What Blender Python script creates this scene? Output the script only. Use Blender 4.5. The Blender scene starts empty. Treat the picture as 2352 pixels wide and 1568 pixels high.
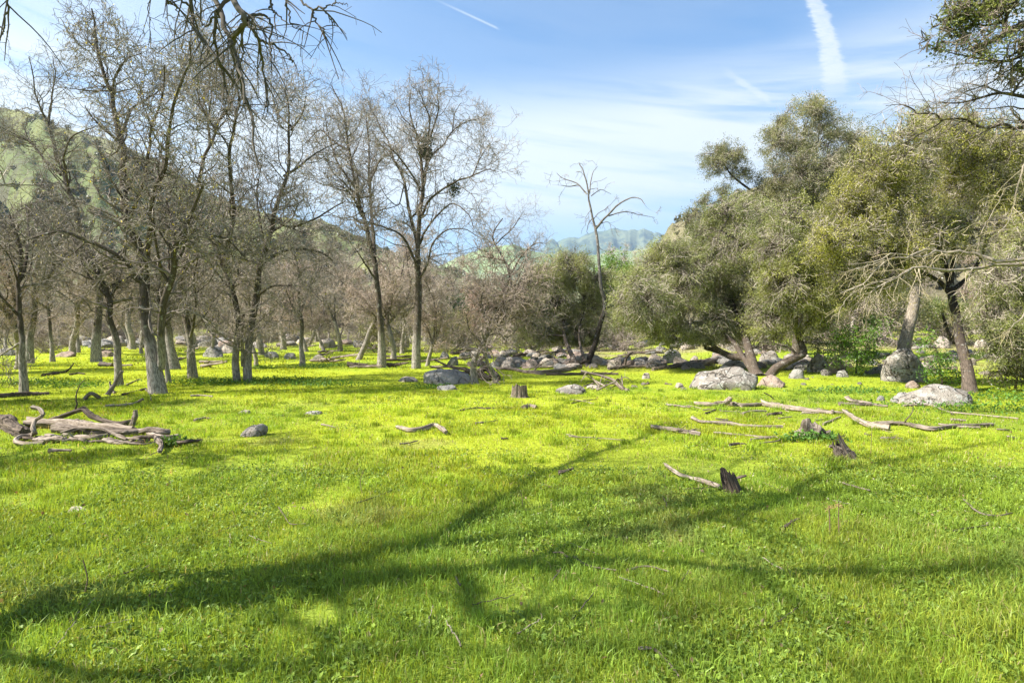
import bpy, bmesh, math
import numpy as np
from math import radians, sin, cos, pi, sqrt
from mathutils import Vector

# ------------------------------------------------------------------ scene, camera
scene = bpy.context.scene
COL = scene.collection
FD, CX, CY, HZ, CAMH = 1307.0, 1176.0, 784.0, 752.6, 1.6
TH = math.atan((CY - HZ) / FD)
cam_d = bpy.data.cameras.new("camera"); cam = bpy.data.objects.new("camera", cam_d); COL.objects.link(cam)
cam_d.sensor_width = 36.0; cam_d.lens = 36.0 * FD / 2352.0; cam_d.clip_start = 0.05; cam_d.clip_end = 20000
cam.location = (0, 0, CAMH); cam.rotation_euler = (radians(90) - TH, 0, 0)
scene.camera = cam

SUN = np.array([-0.695, -0.183, 0.695]); SUN /= np.linalg.norm(SUN)

# ------------------------------------------------------------------ numpy noise
def _h(ix, iy, iz, seed):
    n = (ix * 374761393 + iy * 668265263 + iz * 1274126177 + seed * 974634777) & 0xffffffff
    n = ((n ^ (n >> 13)) * 1274126177) & 0xffffffff
    n = (n ^ (n >> 16)) & 0xffffffff
    return n.astype(np.float64) / 0xffffffff
def noise3(x, y, z, seed=0):
    x, y, z = np.broadcast_arrays(np.asarray(x, float), np.asarray(y, float), np.asarray(z, float))
    ix, iy, iz = np.floor(x).astype(np.int64), np.floor(y).astype(np.int64), np.floor(z).astype(np.int64)
    fx, fy, fz = x - ix, y - iy, z - iz
    fx, fy, fz = [f * f * (3 - 2 * f) for f in (fx, fy, fz)]
    r = 0
    for a in (0, 1):
        for b in (0, 1):
            for c in (0, 1):
                w = (fx if a else 1 - fx) * (fy if b else 1 - fy) * (fz if c else 1 - fz)
                r = r + w * _h(ix + a, iy + b, iz + c, seed)
    return r * 2 - 1
def fbm(x, y, z=0.0, seed=0, o=4):
    r, a, f = 0, 0.5, 1.0
    for k in range(o):
        r = r + a * noise3(np.asarray(x) * f, np.asarray(y) * f, np.asarray(z) * f, seed + k * 17)
        a *= 0.5; f *= 2.03
    return r
def sstep(a, b, x):
    t = np.clip((np.asarray(x, float) - a) / (b - a), 0, 1)
    return t * t * (3 - 2 * t)

def H(x, y):
    x = np.asarray(x, float); y = np.asarray(y, float)
    r = np.sqrt(x * x + y * y)
    z = 0.05 * noise3(x / 2.3, y / 2.3, 0, 3) + 0.07 * noise3(x / 6.0, y / 6.0, 0, 4) * sstep(2, 12, r)
    z = z + 0.10 * noise3(x / 14.0, y / 9.0, 0, 5) * sstep(10, 30, r)
    z = z + 0.3 * noise3(x / 7.0, y / 7.0, 0, 6) * sstep(28, 60, r)
    z = z + 1.6 * sstep(22, 50, y) * sstep(7, 20, x)
    z = z + 5.0 * sstep(90, 280, r) + 1.2 * fbm(x / 30, y / 30, 0, 9, 3) * sstep(60, 140, r)
    return z - 0.04

def ray(dx, dy):
    u = (dx - CX) / FD; v = (CY - dy) / FD
    Y = cos(TH) + sin(TH) * v; Z = -sin(TH) + cos(TH) * v
    return u / Y, Z / Y
def W(dx, dy, d):
    a, b = ray(dx, dy)
    return np.array([a * d, d, CAMH + b * d])
def GD(dx, dy):
    """distance of the ground seen at this place of the photograph"""
    a, b = ray(dx, dy)
    ds = np.concatenate([np.linspace(1.5, 30, 400), np.linspace(30.1, 160, 500)])
    f = CAMH + b * ds - H(a * ds, ds)
    k = np.argmax(f < 0) if (f < 0).any() else len(ds) - 1
    return float(ds[k])
def G(dx, dy):
    d = GD(dx, dy); a, b = ray(dx, dy)
    return np.array([a * d, d, float(H(a * d, d))])

# ------------------------------------------------------------------ mesh builder
class MB:
    def __init__(s):
        s.v, s.q, s.t, s.c, s.u, s.n = [], [], [], [], [], 0
    def add(s, v, q=None, t=None, c=None, u=None):
        v = np.asarray(v, np.float32).reshape(-1, 3)
        if q is not None and len(q): s.q.append(np.asarray(q, np.int64).reshape(-1, 4) + s.n)
        if t is not None and len(t): s.t.append(np.asarray(t, np.int64).reshape(-1, 3) + s.n)
        c = np.ones((len(v), 3), np.float32) if c is None else np.broadcast_to(np.asarray(c, np.float32), (len(v), 3))
        u = np.zeros((len(v), 3), np.float32) if u is None else np.asarray(u, np.float32).reshape(-1, 3)
        s.v.append(v); s.c.append(c); s.u.append(u); s.n += len(v)
    def mesh(s, name, mat, origin=(0, 0, 0), smooth=False, col=True, tube=True):
        v = np.concatenate(s.v) - np.asarray(origin, np.float32)
        q = np.concatenate(s.q) if s.q else np.zeros((0, 4), np.int64)
        t = np.concatenate(s.t) if s.t else np.zeros((0, 3), np.int64)
        me = bpy.data.meshes.new(name)
        me.vertices.add(len(v)); me.vertices.foreach_set("co", v.ravel())
        loops = np.concatenate([q.ravel(), t.ravel()]).astype(np.int32)
        me.loops.add(len(loops)); me.loops.foreach_set("vertex_index", loops)
        tot = np.concatenate([np.full(len(q), 4), np.full(len(t), 3)]).astype(np.int32)
        st = np.concatenate([[0], np.cumsum(tot)[:-1]]).astype(np.int32)
        me.polygons.add(len(tot)); me.polygons.foreach_set("loop_start", st); me.polygons.foreach_set("loop_total", tot)
        me.polygons.foreach_set("use_smooth", np.full(len(tot), smooth))
        if col:
            a = me.attributes.new("tint", 'FLOAT_COLOR', 'POINT')
            cc = np.ones((len(v), 4), np.float32); cc[:, :3] = np.concatenate(s.c); a.data.foreach_set("color", cc.ravel())
        if tube:
            a = me.attributes.new("tube", 'FLOAT_VECTOR', 'POINT'); a.data.foreach_set("vector", np.concatenate(s.u).ravel())
        me.materials.append(mat); me.update(calc_edges=True)
        return me
    def obj(s, name, mat, parent=None, origin=(0, 0, 0), **k):
        me = s.mesh(name, mat, origin, **k)
        o = bpy.data.objects.new(name, me); COL.objects.link(o)
        if parent is not None: o.parent = parent
        else: o.location = [float(x) for x in origin]
        return o

def tag(o, label=None, cat=None, group=None, kind=None):
    if label: o["label"] = label
    if cat: o["category"] = cat
    if group: o["group"] = group
    if kind: o["kind"] = kind
    return o
def empty(name, loc):
    o = bpy.data.objects.new(name, None); COL.objects.link(o); o.location = [float(x) for x in loc]
    o.empty_display_size = 0.2
    return o

# ------------------------------------------------------------------ tubes and branching
def tubes(mb, P, R, S=5, tint=(1, 1, 1), rough=0.0, cap=False, seed=0, ridge=0.0):
    """P (M,N,3) centre lines, R (M,N) radii"""
    P = np.asarray(P, float); R = np.asarray(R, float)
    if P.ndim == 2: P = P[None]; R = R[None]
    M, N, _ = P.shape
    if M == 0: return
    T = np.gradient(P, axis=1); T /= np.linalg.norm(T, axis=2, keepdims=True) + 1e-9
    mean = P[:, -1] - P[:, 0]
    ref = np.where(np.abs(mean[:, 2:3]) > 0.8 * np.linalg.norm(mean, axis=1, keepdims=True), [[1.0, 0.13, 0]], [[0.05, 0.1, 1.0]])
    ref = np.broadcast_to(ref[:, None, :], T.shape)
    A = np.cross(ref, T); A /= np.linalg.norm(A, axis=2, keepdims=True) + 1e-9
    B = np.cross(T, A)
    ph = np.arange(S) / S * 2 * pi
    rr = R[:, :, None] * np.ones(S)
    s = np.concatenate([np.zeros((M, 1)), np.cumsum(np.linalg.norm(np.diff(P, axis=1), axis=2), axis=1)], axis=1)
    if rough > 0:
        k = np.arange(M)[:, None, None] * 7.3 + seed
        n1 = fbm(np.cos(ph) * 1.3 + k, np.sin(ph) * 1.3 + k, s[:, :, None] * 3.0 / (R.mean() * 12 + .3), seed, 3)
        rr = rr * (1 + rough * 1.6 * n1)
        if ridge > 0:
            n2 = noise3(np.cos(ph) * 4 + k, np.sin(ph) * 4 + k, s[:, :, None] * 1.6, seed + 5)
            rr = rr * (1 + ridge * n2)
    V = P[:, :, None, :] + rr[..., None] * (np.cos(ph)[:, None] * A[:, :, None, :] + np.sin(ph)[:, None] * B[:, :, None, :])
    U = np.stack([R[:, :, None] * np.cos(ph), R[:, :, None] * np.sin(ph), np.broadcast_to(s[:, :, None], rr.shape)], -1)
    idx = (np.arange(M)[:, None, None] * N + np.arange(N)[None, :, None]) * S + np.arange(S)[None, None, :]
    a = idx[:, :-1]; b = idx[:, 1:]
    q = np.stack([a, np.roll(a, -1, axis=2), np.roll(b, -1, axis=2), b], -1).reshape(-1, 4)
    tint = np.asarray(tint, float)
    if tint.ndim == 2: tint = np.repeat(tint, N * S, axis=0)
    mb.add(V.reshape(-1, 3), q, c=tint, u=U.reshape(-1, 3))
    if cap:
        for m in range(M):
            for e in (0, N - 1):
                c = P[m, e] - (T[m, e] if e else -T[m, e]) * R[m, e] * 0.15
                vv = np.vstack([V[m, e], c]); tri = [(i, (i + 1) % S, S) if e else ((i + 1) % S, i, S) for i in range(S)]
                mb.add(vv, t=tri, c=np.asarray(tint).reshape(-1, 3)[0] * 0.8, u=np.vstack([U[m, e], [0, 0, U[m, e, 0, 2]]]))

def walk(rng, P0, D0, L, N, crook=0.2, up=0.0):
    d = D0 / (np.linalg.norm(D0, axis=1, keepdims=True) + 1e-9)
    pts = [P0]; p = P0; z = np.array([0, 0, 1.0])
    up = np.asarray(up, float).reshape(-1, 1)
    drift = rng.normal(size=d.shape) * crook * 0.5
    for i in range(N - 1):
        d = d + crook * rng.normal(size=d.shape) + drift * (1 if i % 2 else -0.3) + up * z
        d /= np.linalg.norm(d, axis=1, keepdims=True) + 1e-9
        p = p + d * (L / (N - 1))[:, None]
        pts.append(p)
    return np.stack(pts, 1)

def spawn(rng, P, R, n, tmin, tmax, L, ang, N, crook, up=0.0, rr=0.55, rmax=1.0, rtip=0.25, Lr=None, flat=0.0):
    """n children on the given branches; returns their centre lines and radii"""
    M, K, _ = P.shape
    seg = np.linalg.norm(np.diff(P, axis=1), axis=2).sum(1)
    m = rng.choice(M, n, p=seg / seg.sum())
    t = tmin + (tmax - tmin) * rng.random(n) ** 0.9
    f = t * (K - 1); i = np.minimum(f.astype(int), K - 2); w = (f - i)[:, None]
    p0 = P[m, i] * (1 - w) + P[m, i + 1] * w
    r0 = R[m, i] * (1 - w[:, 0]) + R[m, i + 1] * w[:, 0]
    tan = P[m, i + 1] - P[m, i]; tan /= np.linalg.norm(tan, axis=1, keepdims=True) + 1e-9
    rnd = rng.normal(size=(n, 3)); rnd[:, 2] *= (1 - flat)
    perp = rnd - (rnd * tan).sum(1, keepdims=True) * tan; perp /= np.linalg.norm(perp, axis=1, keepdims=True) + 1e-9
    an = np.radians(ang * (0.7 + 0.6 * rng.random(n)))[:, None]
    d = np.cos(an) * tan + np.sin(an) * perp
    ll = (L if Lr is None else Lr * seg[m]) * (1.2 - 0.65 * t) * (0.55 + 0.9 * rng.random(n))
    ll = np.minimum(ll, L * 1.6)
    C = walk(rng, p0, d, ll, N, crook, up)
    rb = np.minimum(r0 * rr, rmax) * (0.75 + 0.4 * rng.random(n))
    u = np.linspace(0, 1, N)[None]
    CR = rb[:, None] * (1 - (1 - rtip) * u ** 0.8)
    return C, CR

def smooth_line(pts, n):
    pts = np.asarray(pts, float)
    if len(pts) == 2: pts = np.array([pts[0], (pts[0] + pts[1]) / 2, pts[1]])
    ext = np.vstack([2 * pts[0] - pts[1], pts, 2 * pts[-1] - pts[-2]])
    out = []
    for u in np.linspace(0, len(pts) - 1 - 1e-6, n):
        i = int(u); f = u - i
        a, b, c, d = ext[i:i + 4]
        out.append(0.5 * ((2 * b) + (c - a) * f + (2 * a - 5 * b + 4 * c - d) * f * f + (3 * b - 3 * c + d - a) * f ** 3))
    return np.array(out)

# ------------------------------------------------------------------ materials
def newmat(name):
    m = bpy.data.materials.new(name); m.use_nodes = True
    nt = m.node_tree; nt.nodes.clear()
    return m, nt
class NT:
    def __init__(s, nt): s.nt = nt
    def n(s, typ, **k):
        nd = s.nt.nodes.new(typ)
        for a, b in k.items():
            if a.startswith('i_'):
                key = a[2:]
                key = int(key) if key.isdigit() else key.replace('_', ' ')
                if hasattr(b, 'is_output'): s.nt.links.new(b, nd.inputs[key])
                else: nd.inputs[key].default_value = b
            else: setattr(nd, a, b)
        return nd
    def link(s, a, b): s.nt.links.new(a, b)
    def math(s, op, a, b=0.0, c=0.0, clamp=False):
        nd = s.nt.nodes.new('ShaderNodeMath'); nd.operation = op; nd.use_clamp = clamp
        for i, x in enumerate((a, b, c)):
            if hasattr(x, 'is_output'): s.nt.links.new(x, nd.inputs[i])
            else: nd.inputs[i].default_value = x
        return nd.outputs[0]
    def step(s, x, a, b):
        nd = s.nt.nodes.new('ShaderNodeMapRange'); nd.interpolation_type = 'SMOOTHSTEP'
        s.nt.links.new(x, nd.inputs['Value']); nd.inputs['From Min'].default_value = a; nd.inputs['From Max'].default_value = b
        return nd.outputs[0]
    def mix(s, f, a, b, blend='MIX'):
        nd = s.nt.nodes.new('ShaderNodeMix'); nd.data_type = 'RGBA'; nd.blend_type = blend
        for key, x in ((0, f), (6, a), (7, b)):
            if hasattr(x, 'is_output'): s.nt.links.new(x, nd.inputs[key])
            elif key == 0: nd.inputs[0].default_value = x
            else: nd.inputs[key].default_value = (*x, 1)
        return nd.outputs[2]
    def noise(s, vec, scale, detail=4, rough=0.55, dist=0.0):
        nd = s.nt.nodes.new('ShaderNodeTexNoise')
        if vec is not None: s.nt.links.new(vec, nd.inputs['Vector'])
        nd.inputs['Scale'].default_value = scale; nd.inputs['Detail'].default_value = detail
        nd.inputs['Roughness'].default_value = rough; nd.inputs['Distortion'].default_value = dist
        return nd.outputs['Fac']
    def attr(s, name):
        nd = s.nt.nodes.new('ShaderNodeAttribute'); nd.attribute_name = name; return nd
    def out(s, sh):
        o = s.nt.nodes.new('ShaderNodeOutputMaterial'); s.nt.links.new(sh, o.inputs[0]); return o
    def bump(s, h, strength, dist):
        nd = s.nt.nodes.new('ShaderNodeBump'); s.nt.links.new(h, nd.inputs['Height'])
        nd.inputs['Strength'].default_value = strength; nd.inputs['Distance'].default_value = dist
        return nd.outputs[0]
    def bsdf(s, col, rough=0.9, spec=0.2, normal=None):
        nd = s.nt.nodes.new('ShaderNodeBsdfPrincipled')
        if hasattr(col, 'is_output'): s.nt.links.new(col, nd.inputs['Base Color'])
        else: nd.inputs['Base Color'].default_value = (*col, 1)
        nd.inputs['Roughness'].default_value = rough; nd.inputs['Specular IOR Level'].default_value = spec
        if normal is not None: s.nt.links.new(normal, nd.inputs['Normal'])
        return nd.outputs[0]

def mat_leaf(name, trans=0.35, gloss=0.06, tm=(1.35, 1.15, 0.5)):
    m, nt = newmat(name); k = NT(nt)
    c = k.attr("tint").outputs['Color']
    d = k.n('ShaderNodeBsdfDiffuse'); k.link(c, d.inputs[0])
    tcol = k.mix(1.0, c, tm, 'MULTIPLY')
    t = k.n('ShaderNodeBsdfTranslucent'); k.link(tcol, t.inputs[0])
    mx = k.n('ShaderNodeMixShader'); mx.inputs[0].default_value = trans
    k.link(d.outputs[0], mx.inputs[1]); k.link(t.outputs[0], mx.inputs[2])
    g = k.n('ShaderNodeBsdfGlossy'); g.inputs['Roughness'].default_value = 0.45; g.inputs[0].default_value = (1, 1, 1, 1)
    m2 = k.n('ShaderNodeMixShader'); m2.inputs[0].default_value = gloss
    k.link(mx.outputs[0], m2.inputs[1]); k.link(g.outputs[0], m2.inputs[2])
    k.out(m2.outputs[0]); return m
def mat_tint(name, rough=0.9):
    m, nt = newmat(name); k = NT(nt)
    k.out(k.bsdf(k.attr("tint").outputs['Color'], rough, 0.15)); return m
def mat_bark(name, pale=(.38, .34, .295), dark=(.10, .080, .064), zlo=0.8, zhi=2.0, moss=(.20, .17, .035), mossamt=0.5):
    m, nt = newmat(name); k = NT(nt)
    tb = k.attr("tube").outputs['Vector']
    tc = k.n('ShaderNodeTexCoord').outputs['Object']
    sc = k.n('ShaderNodeVectorMath', operation='MULTIPLY'); k.link(tb, sc.inputs[0]); sc.inputs[1].default_value = (30, 30, 5)
    n1 = k.noise(sc.outputs[0], 1.6, 5, 0.65)
    n2 = k.noise(tc, 2.2, 4, 0.6)
    n3 = k.noise(tc, 9.0, 3, 0.6)
    sep = k.n('ShaderNodeSeparateXYZ'); k.link(tc, sep.inputs[0])
    zz = k.math('ADD', sep.outputs[2], k.math('MULTIPLY', k.math('SUBTRACT', n2, 0.5), 2.2))
    f = k.step(zz, zlo, zhi)
    c = k.mix(f, pale, dark)
    fiss = k.step(n1, 0.38, 0.62)
    c = k.mix(k.math('MULTIPLY', k.math('SUBTRACT', 1.0, fiss), 0.75), c, (0.045, 0.036, 0.028))
    c = k.mix(k.math('MULTIPLY', k.step(n3, 0.60, 0.68), k.math('MULTIPLY', f, mossamt)), c, moss)
    c = k.mix(k.math('MULTIPLY', k.step(k.noise(tc, 7.0, 5, 0.75), 0.56, 0.66), 0.6), c, (.46, .44, .39))
    c = k.mix(1.0, c, k.attr("tint").outputs['Color'], 'MULTIPLY')
    k.out(k.bsdf(c, 0.95, 0.1, k.bump(n1, 0.9, 0.02))); return m
def mat_wood(name, a=(.36, .30, .245), b=(.14, .108, .083), c3=(.055, .045, .038)):
    m, nt = newmat(name); k = NT(nt)
    tb = k.attr("tube").outputs['Vector']
    sc = k.n('ShaderNodeVectorMath', operation='MULTIPLY'); k.link(tb, sc.inputs[0]); sc.inputs[1].default_value = (55, 55, 3.5)
    n1 = k.noise(sc.outputs[0], 1.0, 6, 0.7, 0.8)
    tc = k.n('ShaderNodeTexCoord').outputs['Object']
    n2 = k.noise(tc, 3.5, 4, 0.6)
    col = k.mix(k.step(n1, 0.42, 0.62), b, a)
    col = k.mix(k.math('MULTIPLY', k.math('SUBTRACT', 1.0, k.step(n1, 0.30, 0.44)), 0.9), col, c3)
    col = k.mix(k.math('MULTIPLY', k.step(n2, 0.50, 0.68), 0.55), col, tuple(x * .55 for x in b))
    col = k.mix(1.0, col, k.attr("tint").outputs['Color'], 'MULTIPLY')
    k.out(k.bsdf(col, 0.9, 0.15, k.bump(n1, 1.0, 0.012))); return m
def mat_rock(name, base, second, lichen=(.55, .54, .48), dark=(.07, .06, .05), la=0.5, da=0.5, sc=1.0):
    m, nt = newmat(name); k = NT(nt)
    geo = k.n('ShaderNodeObjectInfo'); tc = k.n('ShaderNodeTexCoord')
    ad = k.n('ShaderNodeVectorMath', operation='MULTIPLY_ADD'); k.link(tc.outputs['Object'], ad.inputs[0]); ad.inputs[1].default_value = (1, 1, 1)
    cmb = k.n('ShaderNodeCombineXYZ'); 
    for i in range(3): k.link(k.math('MULTIPLY', geo.outputs['Random'], 37.0 + 11 * i), cmb.inputs[i])
    k.link(cmb.outputs[0], ad.inputs[2]); v = ad.outputs[0]
    n1 = k.noise(v, 1.7 * sc, 5, 0.6); n2 = k.noise(v, 5.0 * sc, 6, 0.7); n3 = k.noise(v, 4.5 * sc, 6, 0.72, 0.8); n4 = k.noise(v, 38 * sc, 3, 0.6)
    c = k.mix(k.step(n1, 0.38, 0.62), base, second)
    c = k.mix(k.math('MULTIPLY', k.step(n2, 0.52, 0.60), la), c, lichen)
    c = k.mix(k.math('MULTIPLY', k.step(n3, 0.54, 0.61), da), c, dark)
    c = k.mix(k.math('MULTIPLY', k.step(n4, 0.3, 0.7), 0.3), k.mix(1.0, c, (.75, .75, .75), 'MULTIPLY'), c)
    vn = k.n('ShaderNodeTexVoronoi', feature='DISTANCE_TO_EDGE'); vn.inputs['Scale'].default_value = 1.6 * sc
    wv = k.n('ShaderNodeVectorMath', operation='ADD'); k.link(v, wv.inputs[0]); k.link(k.n('ShaderNodeTexNoise', i_Vector=v, i_Scale=2.5).outputs['Color'], wv.inputs[1]); k.link(wv.outputs[0], vn.inputs['Vector'])
    crack = k.math('SUBTRACT', 1.0, k.step(vn.outputs['Distance'], 0.0, 0.045))
    crack = k.math('MULTIPLY', crack, k.step(n1, .40, .55))
    c = k.mix(k.math('MULTIPLY', crack, .40), c, (.05, .042, .035))
    h = k.math('SUBTRACT', k.math('ADD', k.math('MULTIPLY', n3, 0.8), k.math('ADD', k.math('MULTIPLY', n4, 0.25), k.math('MULTIPLY', n2, .6))), crack)
    k.out(k.bsdf(c, 0.92, 0.2, k.bump(h, 1.0, 0.12))); return m

M_OAK = mat_bark("bark_oak")
M_OAKFAR = mat_bark("bark_oak_far", pale=(.40, .35, .30), dark=(.16, .132, .108), zlo=1.4, zhi=2.6, mossamt=0.3)
M_LIVE = mat_bark("bark_live_oak", pale=(.13, .10, .08), dark=(.045, .036, .03), zlo=0.4, zhi=1.8, moss=(.22, .18, .02), mossamt=0.7)
M_SNAG = mat_bark("bark_snag", pale=(.05, .04, .035), dark=(.24, .21, .19), zlo=2.0, zhi=3.2, mossamt=0.0)
M_PALEBARK = mat_bark("bark_pale", pale=(.36, .31, .26), dark=(.33, .28, .22), mossamt=0.8)
M_TWIG = mat_tint("twig_bark")
M_WOOD = mat_wood("weathered_wood")
M_WOODPALE = mat_wood("bleached_wood", (.46, .39, .32), (.23, .18, .135), (.06, .048, .038))
M_WOODDARK = mat_wood("dark_wood", (.20, .155, .12), (.075, .058, .045), (.02, .017, .015))
M_LEAF = mat_leaf("oak_leaves", 0.45, 0.03, (1.1, 1.10, 0.75))
M_SHRUBLEAF = mat_leaf("shrub_leaves", 0.35, 0.05)
M_GRASS = mat_leaf("grass_blades", 0.45, 0.015)
M_WEED = mat_leaf("weed_leaves", 0.35, 0.012)
M_ROCKPALE = mat_rock("rock_pale", (.58, .49, .40), (.48, .40, .32), (.62, .58, .50), (.17, .13, .10), .4, .4)
M_ROCKGREY = mat_rock("rock_grey", (.36, .335, .30), (.44, .41, .365), (.38, .38, .34), (.06, .055, .05), .4, .5)
M_ROCKSPOT = mat_rock("rock_spotted", (.42, .37, .31), (.33, .29, .25), (.60, .58, .52), (.10, .075, .05), .8, .8)
M_ROCKPINK = mat_rock("rock_pink", (.50, .37, .29), (.40, .30, .24), (.55, .48, .42), (.16, .11, .09), .4, .4)

# ------------------------------------------------------------------ ground
def grass_col(x, y):
    """albedo of the turf: yellow green in the open meadow, cooler green in patches"""
    x = np.asarray(x, float); y = np.asarray(y, float)
    p = fbm(np.asarray(x) / 2.2, np.asarray(y) / 2.2, 0, 21, 4)
    q = fbm(np.asarray(x) / 7.0, np.asarray(y) / 5.0, 0, 31, 3)
    f = sstep(-0.40, 0.40, q * 0.6 + p * 0.6 + 0.18 * sstep(5, 10, y) - 0.30 * sstep(6, 3, y))
    a = np.array([0.285, 0.370, 0.036]); b = np.array([0.405, 0.460, 0.034])
    c = (a + (b - a) * f[..., None]) * (1 - np.array([-.02, -.02, -.5]) * sstep(9, 3.5, y)[..., None])
    br = np.maximum(sstep(34, 60, y) * .75, sstep(20, 28, y) * sstep(-2, 4, x) * .80) * sstep(-.35, .25, q + p)
    bare = .40 * sstep(.30, .46, fbm(x / 1.3, y / 1.0, 0, 71, 3)) * sstep(16, 9, y)
    c = c + (np.array([.27, .23, .10]) - c) * bare[..., None]
    return c + (np.array([.30, .24, .15]) - c) * br[..., None]

def build_ground():
    nr, na = 330, 420
    r = np.concatenate([[0.0], np.geomspace(0.6, 320, nr - 26), np.geomspace(340, 7000, 25)])
    th = np.arange(na) / na * 2 * pi
    # more columns towards the view
    th = th + 0.42 * np.sin(th - pi / 2 - pi) * -1 * 0.9
    X = r[:, None] * np.cos(th); Y = r[:, None] * np.sin(th)
    Z = H(X, Y)
    V = np.stack([X, Y, Z], -1)
    i = np.arange(nr - 1)[:, None] * na + np.arange(na)[None]
    j = np.arange(nr - 1)[:, None] * na + (np.arange(na)[None] + 1) % na
    i = np.arange(len(r) - 1)[:, None] * na + np.arange(na)[None]; j = np.arange(len(r) - 1)[:, None] * na + (np.arange(na)[None] + 1) % na
    q = np.stack([i, j, j + na, i + na], -1).reshape(-1, 4)[:, ::-1]
    # column order gives upward normals for counter clockwise angles
    q = np.stack([i, i + na, j + na, j], -1).reshape(-1, 4)
    mb = MB(); c = grass_col(X.ravel(), Y.ravel())
    mb.add(V.reshape(-1, 3), q, c=c)
    m, nt = newmat("turf"); k = NT(nt)
    tc = k.n('ShaderNodeTexCoord').outputs['Object']
    c = k.attr("tint").outputs['Color']
    n1 = k.noise(tc, 14, 6, 0.75); n2 = k.noise(tc, 3.0, 5, 0.65); n3 = k.noise(tc, 0.55, 4, 0.6); n4 = k.noise(tc, 1.4, 5, 0.7)
    c = k.mix(k.math('MULTIPLY', k.math('SUBTRACT', 1.0, k.step(n1, 0.35, 0.62)), 0.40), c, (.045, .085, .012))
    c = k.mix(k.math('MULTIPLY', k.step(n2, 0.60, 0.74), 0.45), c, (.06, .15, .02))
    c = k.mix(k.math('MULTIPLY', k.step(n4, 0.64, 0.70), 0.5), c, (.16, .12, .06))
    sep = k.n('ShaderNodeSeparateXYZ'); k.link(tc, sep.inputs[0])
    far = k.math('MULTIPLY', k.step(sep.outputs[1], 34, 85), k.step(n3, 0.30, 0.62))
    c = k.mix(k.math('MULTIPLY', far, 0.75), c, (.15, .12, .075))
    sh = k.bsdf(c, 0.95, 0.05, k.bump(k.math('ADD', n1, k.math('MULTIPLY', n2, 0.6)), 1.0, 0.05))
    k.out(sh)
    o = mb.obj("ground", m, smooth=True, tube=False); o["kind"] = "structure"
    o["label"] = "bright green spring meadow, flat in front and gently rising towards the hills"
    return o
build_ground()

# ------------------------------------------------------------------ hills
def mat_hill(name, g1, g2, scrub, scrubamt, rock=(.30, .25, .20), s=1.0):
    m, nt = newmat(name); k = NT(nt)
    tc = k.n('ShaderNodeTexCoord').outputs['Object']
    n1 = k.noise(tc, 0.006 * s, 6, 0.6); n2 = k.noise(tc, 0.02 * s, 6, 0.7); n3 = k.noise(tc, 0.09 * s, 5, 0.7)
    c = k.mix(k.step(n1, 0.40, 0.60), g1, g2)
    c = k.mix(k.math('MULTIPLY', k.step(k.math('ADD', k.math('MULTIPLY', n2, .6), k.math('MULTIPLY', n3, .4)), 0.47, 0.55), scrubamt), c, scrub)
    c = k.mix(k.math('MULTIPLY', k.step(n3, 0.66, 0.72), 0.5), c, rock)
    k.out(k.bsdf(c, 0.95, 0.05, k.bump(n3, 0.6, 3.0 / s))); return m

def ridge_hill(name, prof, y0, y1, y2, mat, seed, label, n_az=420, n_r=70, rough=0.16, base=5.0, spur=3.0):
    prof = np.array(prof, float)
    dx = np.linspace(prof[0, 0], prof[-1, 0], n_az)
    dy = np.interp(dx, prof[:, 0], prof[:, 1]) + 3.0 * fbm(dx / 40, 0, 0, seed, 4) + 4 * fbm(dx / 12, 0, 3, seed, 3)
    ab = np.array([ray(a, b) for a, b in zip(dx, dy)])
    fade = sstep(0, 0.05, (dx - dx[0]) / (dx[-1] - dx[0])) * sstep(0, 0.05, (dx[-1] - dx) / (dx[-1] - dx[0]))
    s = np.linspace(0, 1.6, n_r)
    Y = np.where(s < 1, y0 + (y1 - y0) * s, y1 + (y2 - y1) * (s - 1) / 0.6)
    zr = CAMH + ab[:, 1] * y1
    shape = np.where(s < 1, np.clip(s, 0, 1) ** 1.15, 1 - sstep(1, 1.6, s) * 1.0)
    Z = zr[:, None] * shape[None]
    bell = np.clip(4 * s * (1 - s), 0, 1)
    gul = np.abs(noise3(dx[:, None] / 90 * spur / 3 + s[None] * 1.2, s[None] * 2.0, 0, seed)) * 2 - 0.6
    Z = Z + zr[:, None] * rough * bell * (gul + 0.7 * fbm(dx[:, None] / 40, s[None] * 6, 0, seed + 3, 4))
    Z = Z * fade[:, None] + 0.0
    Z = base * np.clip(s * 12, 0, 1) * 0 + Z - 2.0 * (s[None] < 0.01) - 6.0 * (s[None] > 1.58)
    Z = Z + base * np.clip(1 - s, 0, 1)
    X = ab[:, :1] * Y[None]; YY = np.broadcast_to(Y[None], X.shape)
    V = np.stack([X, YY, Z], -1).reshape(-1, 3)
    i = np.arange(n_az - 1)[:, None] * n_r + np.arange(n_r - 1)[None]
    q = np.stack([i, i + n_r, i + n_r + 1, i + 1], -1).reshape(-1, 4)
    mb = MB(); mb.add(V, q)
    o = mb.obj(name, mat, smooth=True, col=False, tube=False); o["kind"] = "structure"; o["label"] = label
    return V.reshape(n_az, n_r, 3)

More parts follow.
